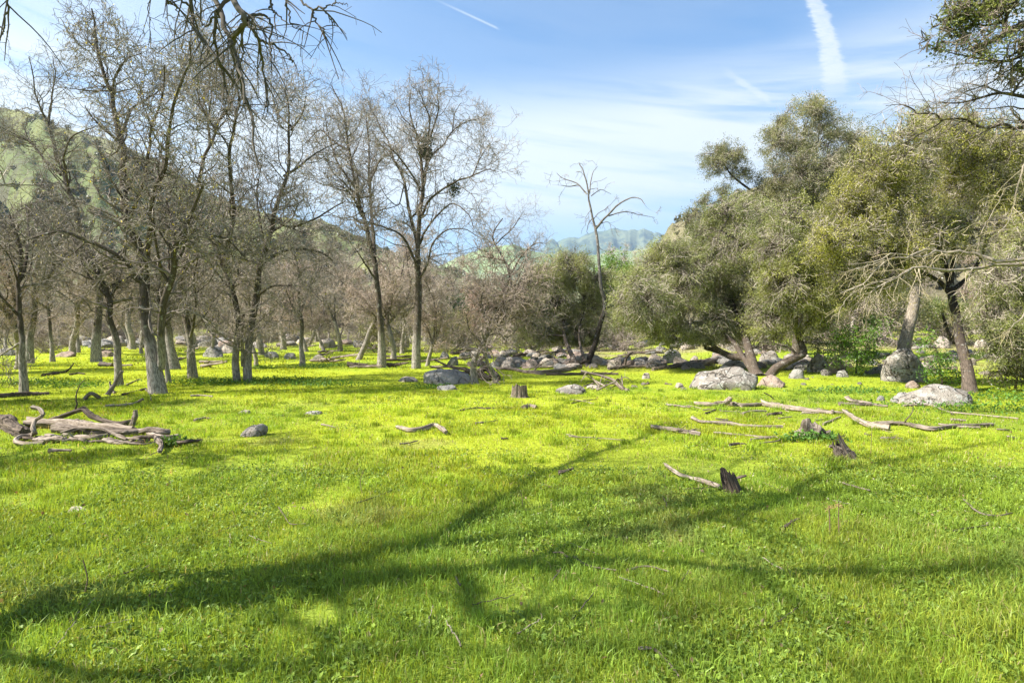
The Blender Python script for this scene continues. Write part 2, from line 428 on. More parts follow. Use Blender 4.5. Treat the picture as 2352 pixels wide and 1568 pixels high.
M_HL = mat_hill("hill_grass", (.12, .145, .06), (.19, .195, .085), (.095, .088, .062), 0.85)
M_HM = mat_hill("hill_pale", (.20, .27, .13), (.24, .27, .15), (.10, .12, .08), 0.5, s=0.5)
M_HD = mat_hill("hill_blue", (.09, .125, .085), (.14, .16, .10), (.04, .06, .06), 0.85, s=0.30)
M_HR = mat_hill("hill_brown", (.15, .135, .075), (.19, .165, .10), (.085, .075, .045), 0.8)
hillL = ridge_hill("hill", [(-3600, 260), (-2000, 200), (-900, 150), (-400, 190), (0, 244), (60, 258), (120, 288), (220, 310), (300, 340), (380, 378), (450, 428), (540, 470),
    (620, 492), (700, 508), (735, 502), (775, 522), (850, 556), (950, 596), (1050, 625), (1200, 670), (1320, 720)],
    150, 430, 700, M_HL, 40, "steep green hillside with dark shrubs behind the bare trees", rough=0.13)
hillR = ridge_hill("hill", [(1330, 720), (1400, 640), (1440, 590), (1500, 562), (1540, 530), (1600, 492), (1700, 446), (1800, 400), (1950, 350), (2100, 330), (2352, 300), (2900, 270), (3300, 260), (4200, 300), (5600, 340)],
    120, 380, 600, M_HR, 50, "brown and green slope rising behind the evergreen oaks", rough=0.15)
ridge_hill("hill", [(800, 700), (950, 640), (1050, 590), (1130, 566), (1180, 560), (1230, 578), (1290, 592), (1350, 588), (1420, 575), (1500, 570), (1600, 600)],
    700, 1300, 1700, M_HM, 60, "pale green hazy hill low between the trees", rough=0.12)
ridge_hill("mountains", [(900, 640), (1100, 620), (1200, 592), (1262, 562), (1300, 547), (1330, 546), (1360, 535), (1410, 525), (1440, 529), (1480, 525), (1510, 533), (1540, 546), (1600, 565), (1700, 590), (1900, 600)],
    2400, 4200, 5200, M_HD, 70, "distant blue green mountain range on the skyline", rough=0.22, spur=6.0)

# shrubs dotted over the two near hills: nobody could count them
def ico(sub):
    bm = bmesh.new(); bmesh.ops.create_icosphere(bm, subdivisions=sub, radius=1.0)
    v = np.array([x.co[:] for x in bm.verts]); t = np.array([[w.index for w in f.verts] for f in bm.faces]); bm.free()
    return v, t
ICO2, ICO3, ICO4 = ico(2), ico(3), ico(4)

def hill_shrubs():
    rng = np.random.default_rng(5); mb = MB(); m = M_SHRUBLEAF
    for V, n, tintA, tintB in ((hillL, 2300, (.07, .08, .045), (.14, .13, .08)), (hillR, 900, (.06, .06, .03), (.14, .12, .07))):
        na, nr, _ = V.shape
        tot = 0
        while tot < n:
            i = rng.uniform(0, na - 2); j = rng.uniform(0.03, 0.98) ** 0.9 * (nr * 0.64)
            d = fbm(i / 9, j / 5, 0, 77, 3)
            if d < 0.02 + 0.25 * rng.random() - 0.35 * (j / nr < 0.28): continue
            i0, j0 = int(i), int(j); p = V[i0, j0] + (V[i0 + 1, j0] - V[i0, j0]) * (i - i0) + (V[i0, j0 + 1] - V[i0, j0]) * (j - j0)
            if i0 < 60 and V is hillL and rng.random() < 0.4: continue
            r = rng.uniform(1.0, 3.2)
            nl = 70
            c = p + np.array([0, 0, r * 0.5])
            q = rng.normal(size=(nl, 3)); q /= np.linalg.norm(q, axis=1, keepdims=True); q *= (rng.random(nl) ** 0.4)[:, None] * r * np.array([1, 1, .75])
            f = rng.random()
            col = (np.array(tintA) * (1 - f) + np.array(tintB) * f) * rng.uniform(.75, 1.3, (nl, 1))
            leaves(mb, rng, c + q, 0.55 * r, 0.45 * r, col, spread=0)
            tot += 1
    o = mb.obj("hillside_shrubs", m, tube=False)
    tag(o, "dark scrub and small trees dotted over the hillsides", "shrubs", None, "stuff")

def leaves(mb, rng, P, L, Wd, col, spread=0.1, upbias=0.0, droop=0.0):
    """one kite-shaped leaf of two triangles at each point"""
    n = len(P)
    if n == 0: return
    P = P + rng.normal(size=(n, 3)) * spread
    d = rng.normal(size=(n, 3)); d[:, 2] -= droop; d /= np.linalg.norm(d, axis=1, keepdims=True)
    nr = rng.normal(size=(n, 3)); nr[:, 2] = np.abs(nr[:, 2]) + upbias
    s = np.cross(d, nr); s /= np.linalg.norm(s, axis=1, keepdims=True) + 1e-9
    nn = np.cross(s, d)
    l = (L * rng.uniform(.7, 1.3, n))[:, None]; w = (Wd * rng.uniform(.7, 1.3, n))[:, None]
    a = P - d * l * .5; b = P + d * l * .5; e = P + s * w * .5 + nn * w * .18 - d * l * .05; f = P - s * w * .5 + nn * w * .18 - d * l * .05
    V = np.stack([a, e, b, f], 1).reshape(-1, 3)
    i = np.arange(n)[:, None] * 4
    t = np.concatenate([i + [0, 1, 2], i + [0, 2, 3]], 0)
    mb.add(V, t=t, c=np.repeat(np.broadcast_to(col, (n, 3)), 4, axis=0))
hill_shrubs()

# ------------------------------------------------------------------ bare oaks
TWIG_A = np.array([.28, .234, .195]); TWIG_B = np.array([.46, .395, .335]); 
def twig_tint(rng, n, warm=0.0):
    f = rng.random((n, 1))
    return (TWIG_A * (1 - f) + TWIG_B * f) * rng.uniform(.65, 1.15, (n, 1)) * np.array([1 + .25 * warm, 1, 1 - .1 * warm])

def twigs_on(rng, mb, P, R, nB, nC, nD, sc=1.0, up=0.10, N=(9, 6, 4), buds=None, nbud=0, warm=0.0, dark=1.0, droop=0.0, rmin=1.0):
    """three orders of crooked twigs on limbs P"""
    B, BR = spawn(rng, P, R, nB, 0.10, 1.0, 1.35 * sc, 54, N[0], 0.31, up * .6, rr=0.5, rmax=0.042 * sc, rtip=0.35)
    tubes(mb, B, np.maximum(BR, .006 * rmin), 4, twig_tint(rng, nB, warm) * 0.50 * dark)
    C, CR = spawn(rng, B, BR, nC, 0.1, 1.0, 0.66 * sc, 52, N[1], 0.36, up * .4 - droop, rr=0.65, rmax=0.020 * sc, rtip=0.4)
    tubes(mb, C, np.maximum(CR, .006 * rmin), 3, twig_tint(rng, nC, warm) * 0.75 * dark)
    D, DR = spawn(rng, C, CR, nD, 0.1, 1.0, 0.28 * sc, 55, N[2], 0.40, up * .3 - droop, rr=0.7, rmax=0.010 * sc, rtip=0.5)
    tubes(mb, D, np.maximum(DR, .0045 * rmin), 3, twig_tint(rng, nD, warm) * dark)
    if nbud:
        k = rng.choice(nD, nbud); pp = D[k, -1]
        col = np.array(buds) * rng.uniform(.7, 1.4, (nbud, 1)) * np.array([1, 1, 1])
        return pp, col
    return None, None

def oak_parts(rng, root, origin, TP, TR, mbT, mbC, mat, twigmat=None, budset=None):
    mbT.obj("trunk", mat, root, origin, smooth=True)
    mbC.obj("branches", twigmat or M_TWIG, root, origin, tube=False)
    if budset is not None and budset[0] is not None:
        b = MB(); leaves(b, rng, budset[0], .055, .028, budset[1], 0.02)
        b.obj("buds", M_SHRUBLEAF, root, origin, tube=False)

def copy_tree(o, parent=None):
    c = o.copy(); COL.objects.link(c)
    if parent is not None: c.parent = parent
    for ch in list(o.children): copy_tree(ch, c)
    return c

def generic_oak(seed, height=8.0, r=0.17, lean=0.1, nB=90, nC=650, nD=3000, buds=0, forks=3, mat=None, warm=0.0, name="bare_oak"):
    rng = np.random.default_rng(seed)
    origin = np.zeros(3)
    T0 = walk(rng, np.zeros((1, 3)) - [0, 0, .15], np.array([[lean * rng.normal(), lean * rng.normal(), 1.0]]), np.array([height * .30]), 12, 0.07, 0.02)
    T0R = r * (1 - .28 * np.linspace(0, 1, 12))[None]; T0R[0, :3] *= [1.35, 1.15, 1.05]
    Ls, LR = spawn(rng, T0, T0R, forks, 0.82, 1.0, height * .62 / .62, 24, 18, 0.11, 0.035, rr=0.78, rtip=0.12)
    Lm, LmR = spawn(rng, Ls, LR, 11, 0.05, 0.85, height * .30, 52, 12, 0.17, 0.03, rr=0.6, rtip=0.15)
    lo, loR = spawn(rng, T0, T0R, 2, 0.5, .95, height * .28, 60, 12, 0.16, 0.02, rr=0.35, rtip=0.15)
    mbT, mbC = MB(), MB()
    tubes(mbT, T0, T0R, 10, rough=.12, seed=seed); tubes(mbT, Ls, LR, 8, rough=.1, seed=seed + 1); tubes(mbT, Lm, LmR, 6); tubes(mbT, lo, loR, 6)
    allP = [Ls, np.stack([smooth_line(x, 18) for x in Lm]), np.stack([smooth_line(x, 18) for x in lo])]
    allR = [LR, np.stack([np.interp(np.linspace(0, 1, 18), np.linspace(0, 1, 12), x) for x in LmR]), np.stack([np.interp(np.linspace(0, 1, 18), np.linspace(0, 1, 12), x) for x in loR])]
    P = np.concatenate(allP); R = np.concatenate(allR)
    bud = twigs_on(rng, mbC, P, R, nB, nC, nD, sc=height / 8.0, buds=(.30, .30, .05), nbud=buds, warm=warm, N=(7, 5, 3), rmin=1.5, dark=1.12)
    root = empty(name, (0, 0, 0))
    oak_parts(rng, root, origin, None, None, mbT, mbC, mat or M_OAKFAR, budset=bud if buds else None)
    return root

def traced_oak(name, label, cat, stems, base, seed, nB=150, nC=1300, nD=6500, sc=1.0, mat=None, buds=0, budcol=(.42, .40, .06), up=0.10, depth=None,
               twigfrom=0.25, group=None, drift=0.30, warm=0.0, dark=1.0, droop=0.0, rmin=1.0, flare=1.4):
    """stems: list of (points in photo units, start radius m, end radius m). The first stem starts on the ground; the others leave the nearest
    earlier stem, and wander in depth as they grow so the crown is as deep as it is wide."""
    rng = np.random.default_rng(seed)
    bp = G(*base); d0 = bp[1] if depth is None else depth
    lines, rads = [], []
    for si, (pts, r0, r1) in enumerate(stems):
        pts = np.array(pts, float)
        L2 = np.concatenate([[0], np.cumsum(np.linalg.norm(np.diff(pts, axis=0), axis=1))])
        n = 24
        if si == 0 or (len(pts) and pts[0, 1] >= base[1] - 14 and abs(pts[0, 0] - base[0]) < 40):
            ds = d0; slope = rng.uniform(-.12, .12)
        else:
            best = (1e9, d0)
            for l in lines:
                u = (l[:, 0] / l[:, 1]) * FD + CX; v = CY - 31.4 - (l[:, 2] - CAMH) / l[:, 1] * FD
                dd = np.hypot(u - pts[0, 0], v - pts[0, 1]); k = int(np.argmin(dd))
                if dd[k] < best[0]: best = (dd[k], l[k, 1])
            ds = best[1]; slope = rng.choice([-1, 1]) * rng.uniform(.35, 1.0) * drift / .3
        wpx = L2 / FD * ds                                          # metres along the stem
        dep = ds + slope * wpx * (0.3 if si == 0 else 0.75)
        P = np.stack([W(a, b, c) for (a, b), c in zip(pts, dep)])
        l = smooth_line(P, n)
        u = np.linspace(0, 1, n)[:, None]
        seglen = np.linalg.norm(P[-1] - P[0])
        l = l + (0.018 * seglen) * np.stack([fbm(u[:, 0] * 7, si * 3.1, k, seed, 3) for k in range(3)], -1) * np.minimum(u * 6, 1)
        R = r0 + (r1 - r0) * np.linspace(0, 1, n) ** 0.85
        if pts[0, 1] >= base[1] - 14:
            l[0, 2] = H(l[0, 0], l[0, 1]) - 0.12; R[0] *= flare; R[1] *= 1 + (flare - 1) * .45; R[2] *= 1 + (flare - 1) * .15
        lines.append(l); rads.append(R)
    mbT, mbC = MB(), MB()
    for i, (l, R) in enumerate(zip(lines, rads)):
        tubes(mbT, l, R, 14 if R[0] > .06 else 7, rough=.10 if R[0] > .05 else .05, seed=seed + i)
    P = np.stack(lines); R = np.stack(rads)
    # twigs start some way up every stem that rises from the ground
    Q, QR = [], []
    for i, (l, r) in enumerate(zip(lines, rads)):
        a = twigfrom if stems[i][0][0][1] >= base[1] - 14 else 0.05
        u = np.linspace(a, 1, 24); k = np.linspace(0, 1, 24)
        Q.append(np.stack([np.interp(u, k, l[:, j]) for j in range(3)], -1)); QR.append(np.interp(u, k, r))
    Q, QR = np.stack(Q), np.stack(QR)
    bud = (None, None)
    if nD:
        nl = max(10, nB // 7)
        Lm, LmR = spawn(rng, Q, QR, nl, 0.08, 0.98, 1.9 * sc, 48, 24, 0.09, 0.03, rr=0.55, rmax=.05, rtip=0.2)
        tubes(mbT, Lm, LmR, 5)
        Q = np.concatenate([Q, Lm]); QR = np.concatenate([QR, LmR])
        bud = twigs_on(rng, mbC, Q, QR, int(nB * 1.6), int(nC * .95), int(nD * .42), sc=sc, up=up, buds=budcol, nbud=int(buds * .5), warm=warm, dark=dark * .92, droop=droop, rmin=rmin)
    root = empty(name, bp)
    mbT.obj("trunk", mat or M_OAK, root, bp, smooth=True)
    if nD: mbC.obj("branches", M_TWIG, root, bp, tube=False)
    if buds and nD:
        b = MB(); leaves(b, rng, bud[0], .055, .022, bud[1], 0.02, droop=.6)
        b.obj("catkins", M_SHRUBLEAF, root, bp, tube=False)
    tag(root, label, cat, group)
    return root, lines

def generic_bush(seed, cA, cB, R=1.3, leafy=True, leaf=.08, n=260):
    """a low bush grown from several stems, for copies"""
    rng = np.random.default_rng(seed); mbT, mbC, mbL = MB(), MB(), MB()
    ns = 9; d = rng.normal(size=(ns, 3)) * [.7, .7, 0] + [0, 0, 1]
    S = walk(rng, rng.normal(size=(ns, 3)) * [.12, .12, 0] - [0, 0, .1], d, R * rng.uniform(1.0, 1.7, ns), 12, .13, -.01); SR = np.linspace(.035, .012, 12)[None] * rng.uniform(.7, 1.3, (ns, 1))
    tubes(mbT, S, SR, 6)
    twigs_on(rng, mbC, S, SR, 60, 420, 2600 if not leafy else 900, sc=R / 1.7, up=.03, N=(7, 5, 3), rmin=1.5, warm=.1)
    root = empty("bush", (0, 0, 0)); mbT.obj("stems", M_OAKFAR, root, smooth=True); mbC.obj("branches", M_TWIG, root, tube=False)
    if leafy:
        q = rng.normal(size=(n, 3)); q /= np.linalg.norm(q, axis=1, keepdims=True); q *= (rng.random(n) ** .45)[:, None] * R * (1 + .4 * fbm(q[:, 0] * 2, q[:, 1] * 2, q[:, 2] * 2, seed, 2))[:, None]
        q[:, 2] = q[:, 2] * .8 + R * .95; q = q[q[:, 2] > .12]
        f = rng.random((len(q), 1)); col = (np.array(cA) * (1 - f) + np.array(cB) * f)
        leaves(mbL, rng, np.repeat(q, 22, 0) + rng.normal(size=(len(q) * 22, 3)) * .12, leaf, leaf * .6, np.repeat(col, 22, 0) * rng.uniform(.7, 1.3, (len(q) * 22, 1)), 0, upbias=.5)
        mbL.obj("crown", M_LEAF, root, tube=False)
    return root

# ------------------------------------------------------------------ the traced bare oaks
OAKS = "bare oaks standing in the meadow"
traced_oak("bare_oak", "slim dark bare oak at the left edge with a thin fallen log at its foot", "tree", [
    ([(55, 905), (51, 820), (52, 785), (42, 729), (44, 680), (45, 628), (45, 575), (28, 523), (21, 491)], .08, .03),
    ([(48, 640), (62, 590), (66, 540), (60, 480)], .05, .015), ([(43, 725), (10, 690), (-20, 660)], .04, .012),
    ([(52, 785), (25, 800), (0, 818), (-20, 850)], .035, .012)], (55, 905), 101, nB=60, nC=500, nD=2600, sc=.75, group=OAKS)
traced_oak("bare_oak", "bare oak with a kinked pale trunk behind the slim tree at the left edge", "tree", [
    ([(66, 834), (70, 785), (75, 733), (77, 666), (84, 645), (115, 628), (122, 582), (105, 533), (80, 505), (60, 470)], .165, .05),
    ([(84, 645), (60, 600), (30, 570), (0, 560)], .07, .02), ([(122, 582), (140, 540), (150, 500)], .06, .02)], (66, 834), 102, nB=90, nC=700, nD=3200, group=OAKS)
traced_oak("bare_oak", "straight thin bare oak between the kinked oak and the broad grey trunk", "tree", [
    ([(121, 831), (118, 785), (114, 733), (108, 680), (110, 620), (118, 570), (108, 520)], .10, .03)], (121, 831), 103, nB=50, nC=400, nD=2000, sc=.8, group=OAKS)
traced_oak("bare_oak", "tall bare oak on a broad straight grey trunk, its top forking high over the hill", "tree", [
    ([(222, 831), (219, 768), (224, 698), (222, 640), (212, 600), (196, 560), (182, 516), (175, 472), (158, 440), (140, 400), (130, 367), (122, 330), (115, 297), (110, 286)], .185, .06),
    ([(113, 292), (98, 255), (84, 224), (77, 175), (66, 130)], .055, .018), ([(111, 287), (119, 227), (126, 175), (122, 130)], .06, .016),
    ([(140, 402), (112, 372), (87, 343), (66, 322), (21, 308), (0, 297), (-30, 280)], .08, .02),
    ([(158, 445), (152, 400), (146, 360), (160, 320), (195, 300), (220, 290)], .07, .02), ([(175, 472), (120, 462), (70, 470), (20, 500)], .06, .02)],
    (222, 831), 104, nB=150, nC=1300, nD=6000, sc=1.25, group=OAKS, buds=500)
traced_oak("bare_oak", "dark bare oak behind an upright forked dead branch, left of the thick swollen trunk", "tree", [
    ([(273, 887), (270, 820), (262, 768), (252, 708), (243, 670), (225, 630), (205, 600)], .10, .06),
    ([(250, 700), (262, 668), (290, 640), (330, 628)], .06, .02), ([(205, 602), (180, 560), (150, 532), (105, 537), (52, 554)], .06, .02)],
    (273, 887), 105, nB=90, nC=800, nD=3600, sc=.8, group=OAKS)
traced_oak("bare_oak", "thickest near bare oak, pale swollen trunk dividing into dark leaders", "tree", [
    ([(366, 904), (356, 850), (350, 800), (345, 760), (336, 698), (331, 628), (326, 575), (310, 530), (301, 508), (291, 437), (287, 350), (273, 315), (262, 273), (259, 224), (241, 189), (224, 140), (213, 87), (210, 52), (203, 14)], .155, .018),
    ([(368, 845), (371, 820), (371, 750), (378, 698), (388, 652), (399, 610), (406, 568), (415, 540), (430, 505), (448, 470), (470, 420)], .10, .03),
    ([(331, 628), (336, 575), (346, 491), (353, 448), (367, 402), (381, 350), (388, 308), (402, 238), (420, 175), (437, 140), (440, 100)], .075, .015),
    ([(297, 500), (320, 440), (336, 380), (344, 330), (350, 280), (372, 220), (378, 150)], .05, .014),
    ([(276, 320), (297, 262), (315, 241), (343, 224), (378, 196)], .045, .012), ([(262, 217), (262, 182), (287, 140), (325, 122)], .035, .01),
    ([(340, 655), (311, 638), (297, 610), (269, 586), (227, 565), (196, 554), (150, 532), (105, 537), (52, 554)], .075, .02),
    ([(404, 575), (413, 565), (441, 547), (490, 542), (525, 554), (560, 590)], .055, .015), ([(402, 570), (392, 498), (380, 460)], .05, .02),
    ([(388, 652), (372, 620), (360, 570), (352, 520)], .05, .02)],
    (366, 904), 106, nB=260, nC=2400, nD=11000, sc=.85, group=OAKS, buds=2600, budcol=(.46, .40, .08), flare=1.5)
traced_oak("bare_oak", "thin grey bare oak close behind the thick swollen trunk", "tree", [
    ([(388, 880), (378, 803), (372, 750), (366, 700), (372, 640), (362, 580)], .065, .02)], (388, 880), 107, nB=40, nC=300, nD=1300, sc=.7, group=OAKS)
traced_oak("bare_oak", "stout light barked bare oak standing back between the thick oak and the slender one", "tree", [
    ([(402, 848), (388, 785), (381, 733), (384, 680), (392, 620), (390, 560), (380, 500), (372, 440)], .18, .04),
    ([(384, 690), (360, 640), (345, 580)], .07, .02)], (402, 848), 108, nB=90, nC=700, nD=3000, group=OAKS)
traced_oak("bare_oak", "slender bare oak with a brown foot and a leaning upper trunk, in front of weeds", "tree", [
    ([(443, 869), (440, 825), (437, 785), (425, 733), (416, 680), (420, 628), (427, 575), (432, 530), (444, 470), (451, 420), (462, 378), (483, 332), (497, 297), (515, 260), (532, 238), (545, 200)], .125, .02),
    ([(436, 778), (448, 733), (451, 690), (446, 640), (455, 580)], .05, .015), ([(483, 332), (478, 280), (485, 230), (480, 180)], .05, .015),
    ([(497, 300), (470, 260), (455, 215), (450, 160)], .045, .014), ([(427, 575), (465, 540), (500, 520), (520, 480)], .05, .015)],
    (443, 869), 109, nB=200, nC=1800, nD=8000, sc=1.0, group=OAKS, buds=2200, budcol=(.46, .40, .08))
traced_oak("bare_oak", "bare oak with two pale trunks joined at the foot in a patch of dark weeds", "tree", [
    ([(546, 878), (541, 820), (546, 750), (541, 698), (528, 638), (507, 603), (490, 568), (470, 530), (458, 509), (440, 470)], .108, .03),
    ([(570, 878), (569, 820), (577, 750), (588, 680), (591, 628), (602, 596), (623, 540), (630, 488), (645, 440), (654, 400), (664, 350), (668, 288), (664, 253), (655, 210)], .128, .018),
    ([(528, 640), (521, 575), (535, 505), (532, 455), (528, 350), (542, 280), (542, 228), (535, 160)], .09, .016),
    ([(604, 598), (609, 600), (647, 579), (683, 572), (735, 579), (765, 600)], .07, .018), ([(632, 500), (660, 520), (689, 516), (731, 498), (773, 474), (794, 460)], .055, .012),
    ([(652, 405), (690, 380), (730, 350), (770, 330)], .045, .012), ([(668, 290), (640, 262), (628, 230), (622, 190)], .035, .01),
    ([(668, 300), (695, 260), (702, 220)], .035, .01), ([(612, 575), (600, 520), (590, 450), (600, 380)], .05, .014),
    ([(558, 840), (556, 800), (554, 770), (560, 720)], .06, .04), ([(588, 680), (620, 660), (665, 655), (705, 665), (740, 690)], .045, .012)],
    (556, 878), 110, nB=260, nC=2300, nD=10500, sc=1.0, group=OAKS, buds=500, flare=1.05)
traced_oak("bare_oak", "small straight bare oak alone in the grass right of the two joined trunks", "tree", [
    ([(695, 840), (693, 785), (693, 733), (686, 698), (688, 650), (680, 610), (672, 570)], .105, .03), ([(692, 715), (712, 660), (735, 620), (745, 580)], .05, .015),
    ([(693, 740), (670, 700), (655, 660)], .04, .012)], (695, 840), 111, nB=70, nC=600, nD=2600, sc=.9, group=OAKS)
traced_oak("bare_oak", "bare oak with two close leaders reaching up left of the round mistletoe oak", "tree", [
    ([(877, 844), (876, 777), (872, 727), (866, 677), (861, 627), (857, 603), (846, 551), (836, 505), (825, 474), (815, 428), (804, 376), (794, 323), (790, 271), (780, 236), (770, 200)], .148, .02),
    ([(860, 600), (857, 540), (857, 498), (850, 428), (846, 358), (843, 288), (836, 240)], .09, .018),
    ([(798, 345), (760, 320), (735, 300), (700, 330)], .05, .015), ([(850, 420), (872, 370), (900, 350)], .05, .015), ([(832, 490), (800, 440), (770, 420)], .05, .015),
    ([(815, 430), (780, 380), (760, 330), (745, 270)], .055, .015), ([(862, 640), (835, 600), (815, 570)], .05, .015)],
    (877, 844), 112, nB=210, nC=1900, nD=8500, sc=1.1, group=OAKS, buds=900)
t_mist, l_mist = traced_oak("bare_oak", "tall bare oak with a round open crown holding two dark mistletoe clumps", "tree", [
    ([(956, 846), (957, 761), (961, 677), (962, 627), (962, 603), (964, 551), (967, 498), (972, 442), (971, 410), (969, 376), (965, 341), (951, 295), (940, 250), (946, 215)], .16, .016),
    ([(962, 610), (955, 540), (937, 481), (927, 428), (913, 383), (899, 341), (881, 306), (864, 271), (846, 239)], .085, .014),
    ([(965, 439), (948, 404), (920, 365), (899, 341), (880, 325)], .05, .014),
    ([(972, 430), (979, 404), (990, 358), (1021, 330), (1039, 302), (1067, 281), (1095, 274), (1120, 262)], .055, .012),
    ([(975, 405), (979, 393), (983, 323), (986, 271), (972, 236), (960, 205)], .055, .012), ([(986, 323), (1007, 253), (1004, 218), (1010, 195)], .035, .01),
    ([(967, 495), (972, 491), (990, 456), (1039, 421), (1081, 404), (1116, 390), (1144, 393)], .065, .012),
    ([(965, 560), (976, 533), (1004, 495), (1039, 467), (1074, 488), (1091, 526)], .055, .012),
    ([(961, 625), (951, 596), (923, 544), (885, 523), (864, 516), (822, 502)], .065, .014),
    ([(963, 640), (983, 603), (993, 561), (1021, 530), (1067, 526), (1100, 545)], .055, .012), ([(927, 430), (915, 470), (890, 455), (870, 420)], .03, .01),
    ([(951, 295), (925, 270), (905, 230)], .03, .01), ([(1039, 302), (1045, 260), (1060, 235)], .03, .01), ([(1085, 404), (1105, 360), (1125, 330)], .03, .01)],
    (956, 846), 113, nB=230, nC=2300, nD=10000, sc=1.0, group=OAKS, flare=1.25)
# mistletoe: a dark leafy ball, part of the look of this tree
mb = MB(); rng = np.random.default_rng(3); bp = np.array(t_mist.location)
for (dx, dy, r) in ((979, 322, .42), (1042, 434, .36), (973, 345, .30), (984, 350, .2)):
    c = W(dx, dy, bp[1] - .1); q = rng.normal(size=(420, 3)); q = q / np.linalg.norm(q, axis=1, keepdims=True) * (rng.random(420) ** .6)[:, None] * r * [.8, .8, 1.1]
    leaves(mb, rng, c + q, .11, .045, np.array([.045, .07, .028]) * rng.uniform(.6, 1.5, (420, 1)), 0.02)
mb.obj("mistletoe", M_LEAF, t_mist, bp, tube=False)

snag, _ = traced_oak("dead_snag", "tall leafless dead tree, charred below and silvery above, with drooping forked arms", "dead tree", [
    ([(1348, 838), (1368, 782), (1384, 714), (1383, 680), (1380, 654), (1372, 574), (1366, 526), (1358, 474), (1348, 434), (1336, 394), (1330, 377)], .115, .014),
    ([(1348, 446), (1324, 422), (1292, 410), (1279, 398)], .035, .01), ([(1328, 424), (1308, 428), (1291, 426)], .02, .008),
    ([(1353, 446), (1360, 402), (1372, 382)], .03, .009), ([(1358, 450), (1376, 437), (1386, 437), (1404, 446)], .022, .008),
    ([(1368, 526), (1392, 498), (1416, 474), (1448, 454), (1468, 456), (1482, 470)], .055, .012),
    ([(1398, 496), (1436, 486), (1464, 492), (1504, 500)], .03, .009), ([(1373, 560), (1380, 572), (1392, 578)], .02, .008),
    ([(1366, 520), (1396, 510), (1406, 530)], .02, .008), ([(1382, 690), (1395, 700), (1420, 702)], .03, .008), ([(1359, 480), (1345, 500), (1345, 520)], .015, .006)],
    (1348, 838), 114, nB=18, nC=60, nD=150, sc=.5, mat=M_SNAG, up=-.22, twigfrom=.6, drift=.22, flare=1.3)
traced_oak("bare_tree", "crooked grey leafless small tree growing beside the lichened grey boulder", "tree", [
    ([(1091, 882), (1086, 834), (1106, 794), (1119, 767), (1122, 745), (1135, 715), (1150, 680), (1170, 640)], .10, .03),
    ([(1139, 872), (1128, 850), (1119, 827), (1112, 790), (1108, 760)], .07, .03),
    ([(1119, 767), (1150, 740), (1180, 720), (1215, 715)], .05, .015), ([(1122, 745), (1105, 700), (1112, 650)], .05, .015),
    ([(1150, 680), (1190, 650), (1225, 630)], .04, .012), ([(1135, 715), (1165, 690), (1200, 690)], .04, .012), ([(1108, 790), (1080, 760), (1070, 720)], .03, .012)],
    (1091, 882), 115, nB=150, nC=1300, nD=6500, sc=.8, warm=.3, up=.04)
traced_oak("bare_shrub", "pinkish leafless shrub behind the crooked grey small tree", "shrub", [
    ([(1120, 800), (1112, 760), (1100, 720), (1090, 690)], .05, .02), ([(1122, 800), (1140, 750), (1150, 700)], .05, .02), ([(1118, 800), (1090, 770), (1060, 745)], .04, .015)],
    (1120, 800), 116, nB=110, nC=900, nD=4200, sc=1.1, warm=1.2)
traced_oak("bare_oak", "spreading bare oak in front of the far mountains, beyond the crooked grey small tree", "tree", [
    ([(1180, 800), (1184, 740), (1178, 680), (1170, 620), (1150, 580), (1130, 540), (1155, 500)], .17, .04), ([(1172, 630), (1200, 585), (1230, 560), (1255, 560)], .08, .02),
    ([(1160, 600), (1115, 590), (1080, 600)], .07, .02), ([(1140, 560), (1180, 520), (1200, 490)], .06, .02)], (1180, 800), 117, nB=120, nC=1000, nD=5000, sc=1.4, group=OAKS)

# ------------------------------------------------------------------ further oaks: copies of a few grown kinds
kinds = [generic_oak(201 + i, h, r, nB=95, nC=750, nD=3800, buds=b, forks=f, warm=w) for i, (h, r, b, f, w) in enumerate(
    ((8.0, .17, 0, 3, 0), (7.4, .15, 500, 2, .2), (8.6, .20, 0, 3, .3), (6.8, .13, 700, 2, 0), (7.8, .18, 0, 4, .5), (7.2, .14, 0, 2, .1)))]
used = set()
def place_oak(k, p, s, rz, label, group):
    src = kinds[k]
    o = src if k not in used else copy_tree(src)
    used.add(k)
    o.location = [float(x) for x in p]; o.rotation_euler = (0, 0, float(rz)); o.scale = (float(s),) * 3
    tag(o, label, "tree", group); return o
rng = np.random.default_rng(77)
named = [(602, 815, 1.0, "bare oak with a straight grey trunk seen just right of the two joined trunks"),
         (616, 785, 1.25, "farther grey bare oak trunk beside the straight one, right of the joined trunks"),
         (651, 803, 1.05, "bare oak with a white bent trunk left of the small straight oak"),
         (726, 785, 1.2, "bare oak with a pale trunk swollen at the foot, beyond the small straight oak"),
         (705, 808, .8, "thin dark bare oak close behind the small straight oak"),
         (588, 841, .7, "thin bare oak close behind the right one of the two joined trunks"),
         (782, 807, 1.0, "pale bare oak behind the brushwood left of the double leader oak"),
         (822, 826, .95, "leaning bare oak just left of the double leader oak"),
         (905, 827, .75, "thin white bare oak between the double leader oak and the mistletoe oak"),
         (924, 812, 1.05, "curving bare oak left of the mistletoe oak"),
         (980, 840, .5, "short leaning bare tree just right of the mistletoe oak's trunk"),
         (451, 803, .9, "thin bare oak behind the slender oak, near the grey slab rocks"),
         (483, 820, .6, "sapling bare oak in front of the grey slab rocks"),
         (178, 810, 1.0, "bare oak left of the broad straight grey trunk, beside low rocks"),
         (166, 813, .9, "bare oak nearest the low pink rock left of the broad grey trunk"),
         (325, 812, .8, "bare oak in the gap left of the thick swollen trunk"),
         (42, 848, .85, "bare oak half hidden behind the slim tree at the left edge")]
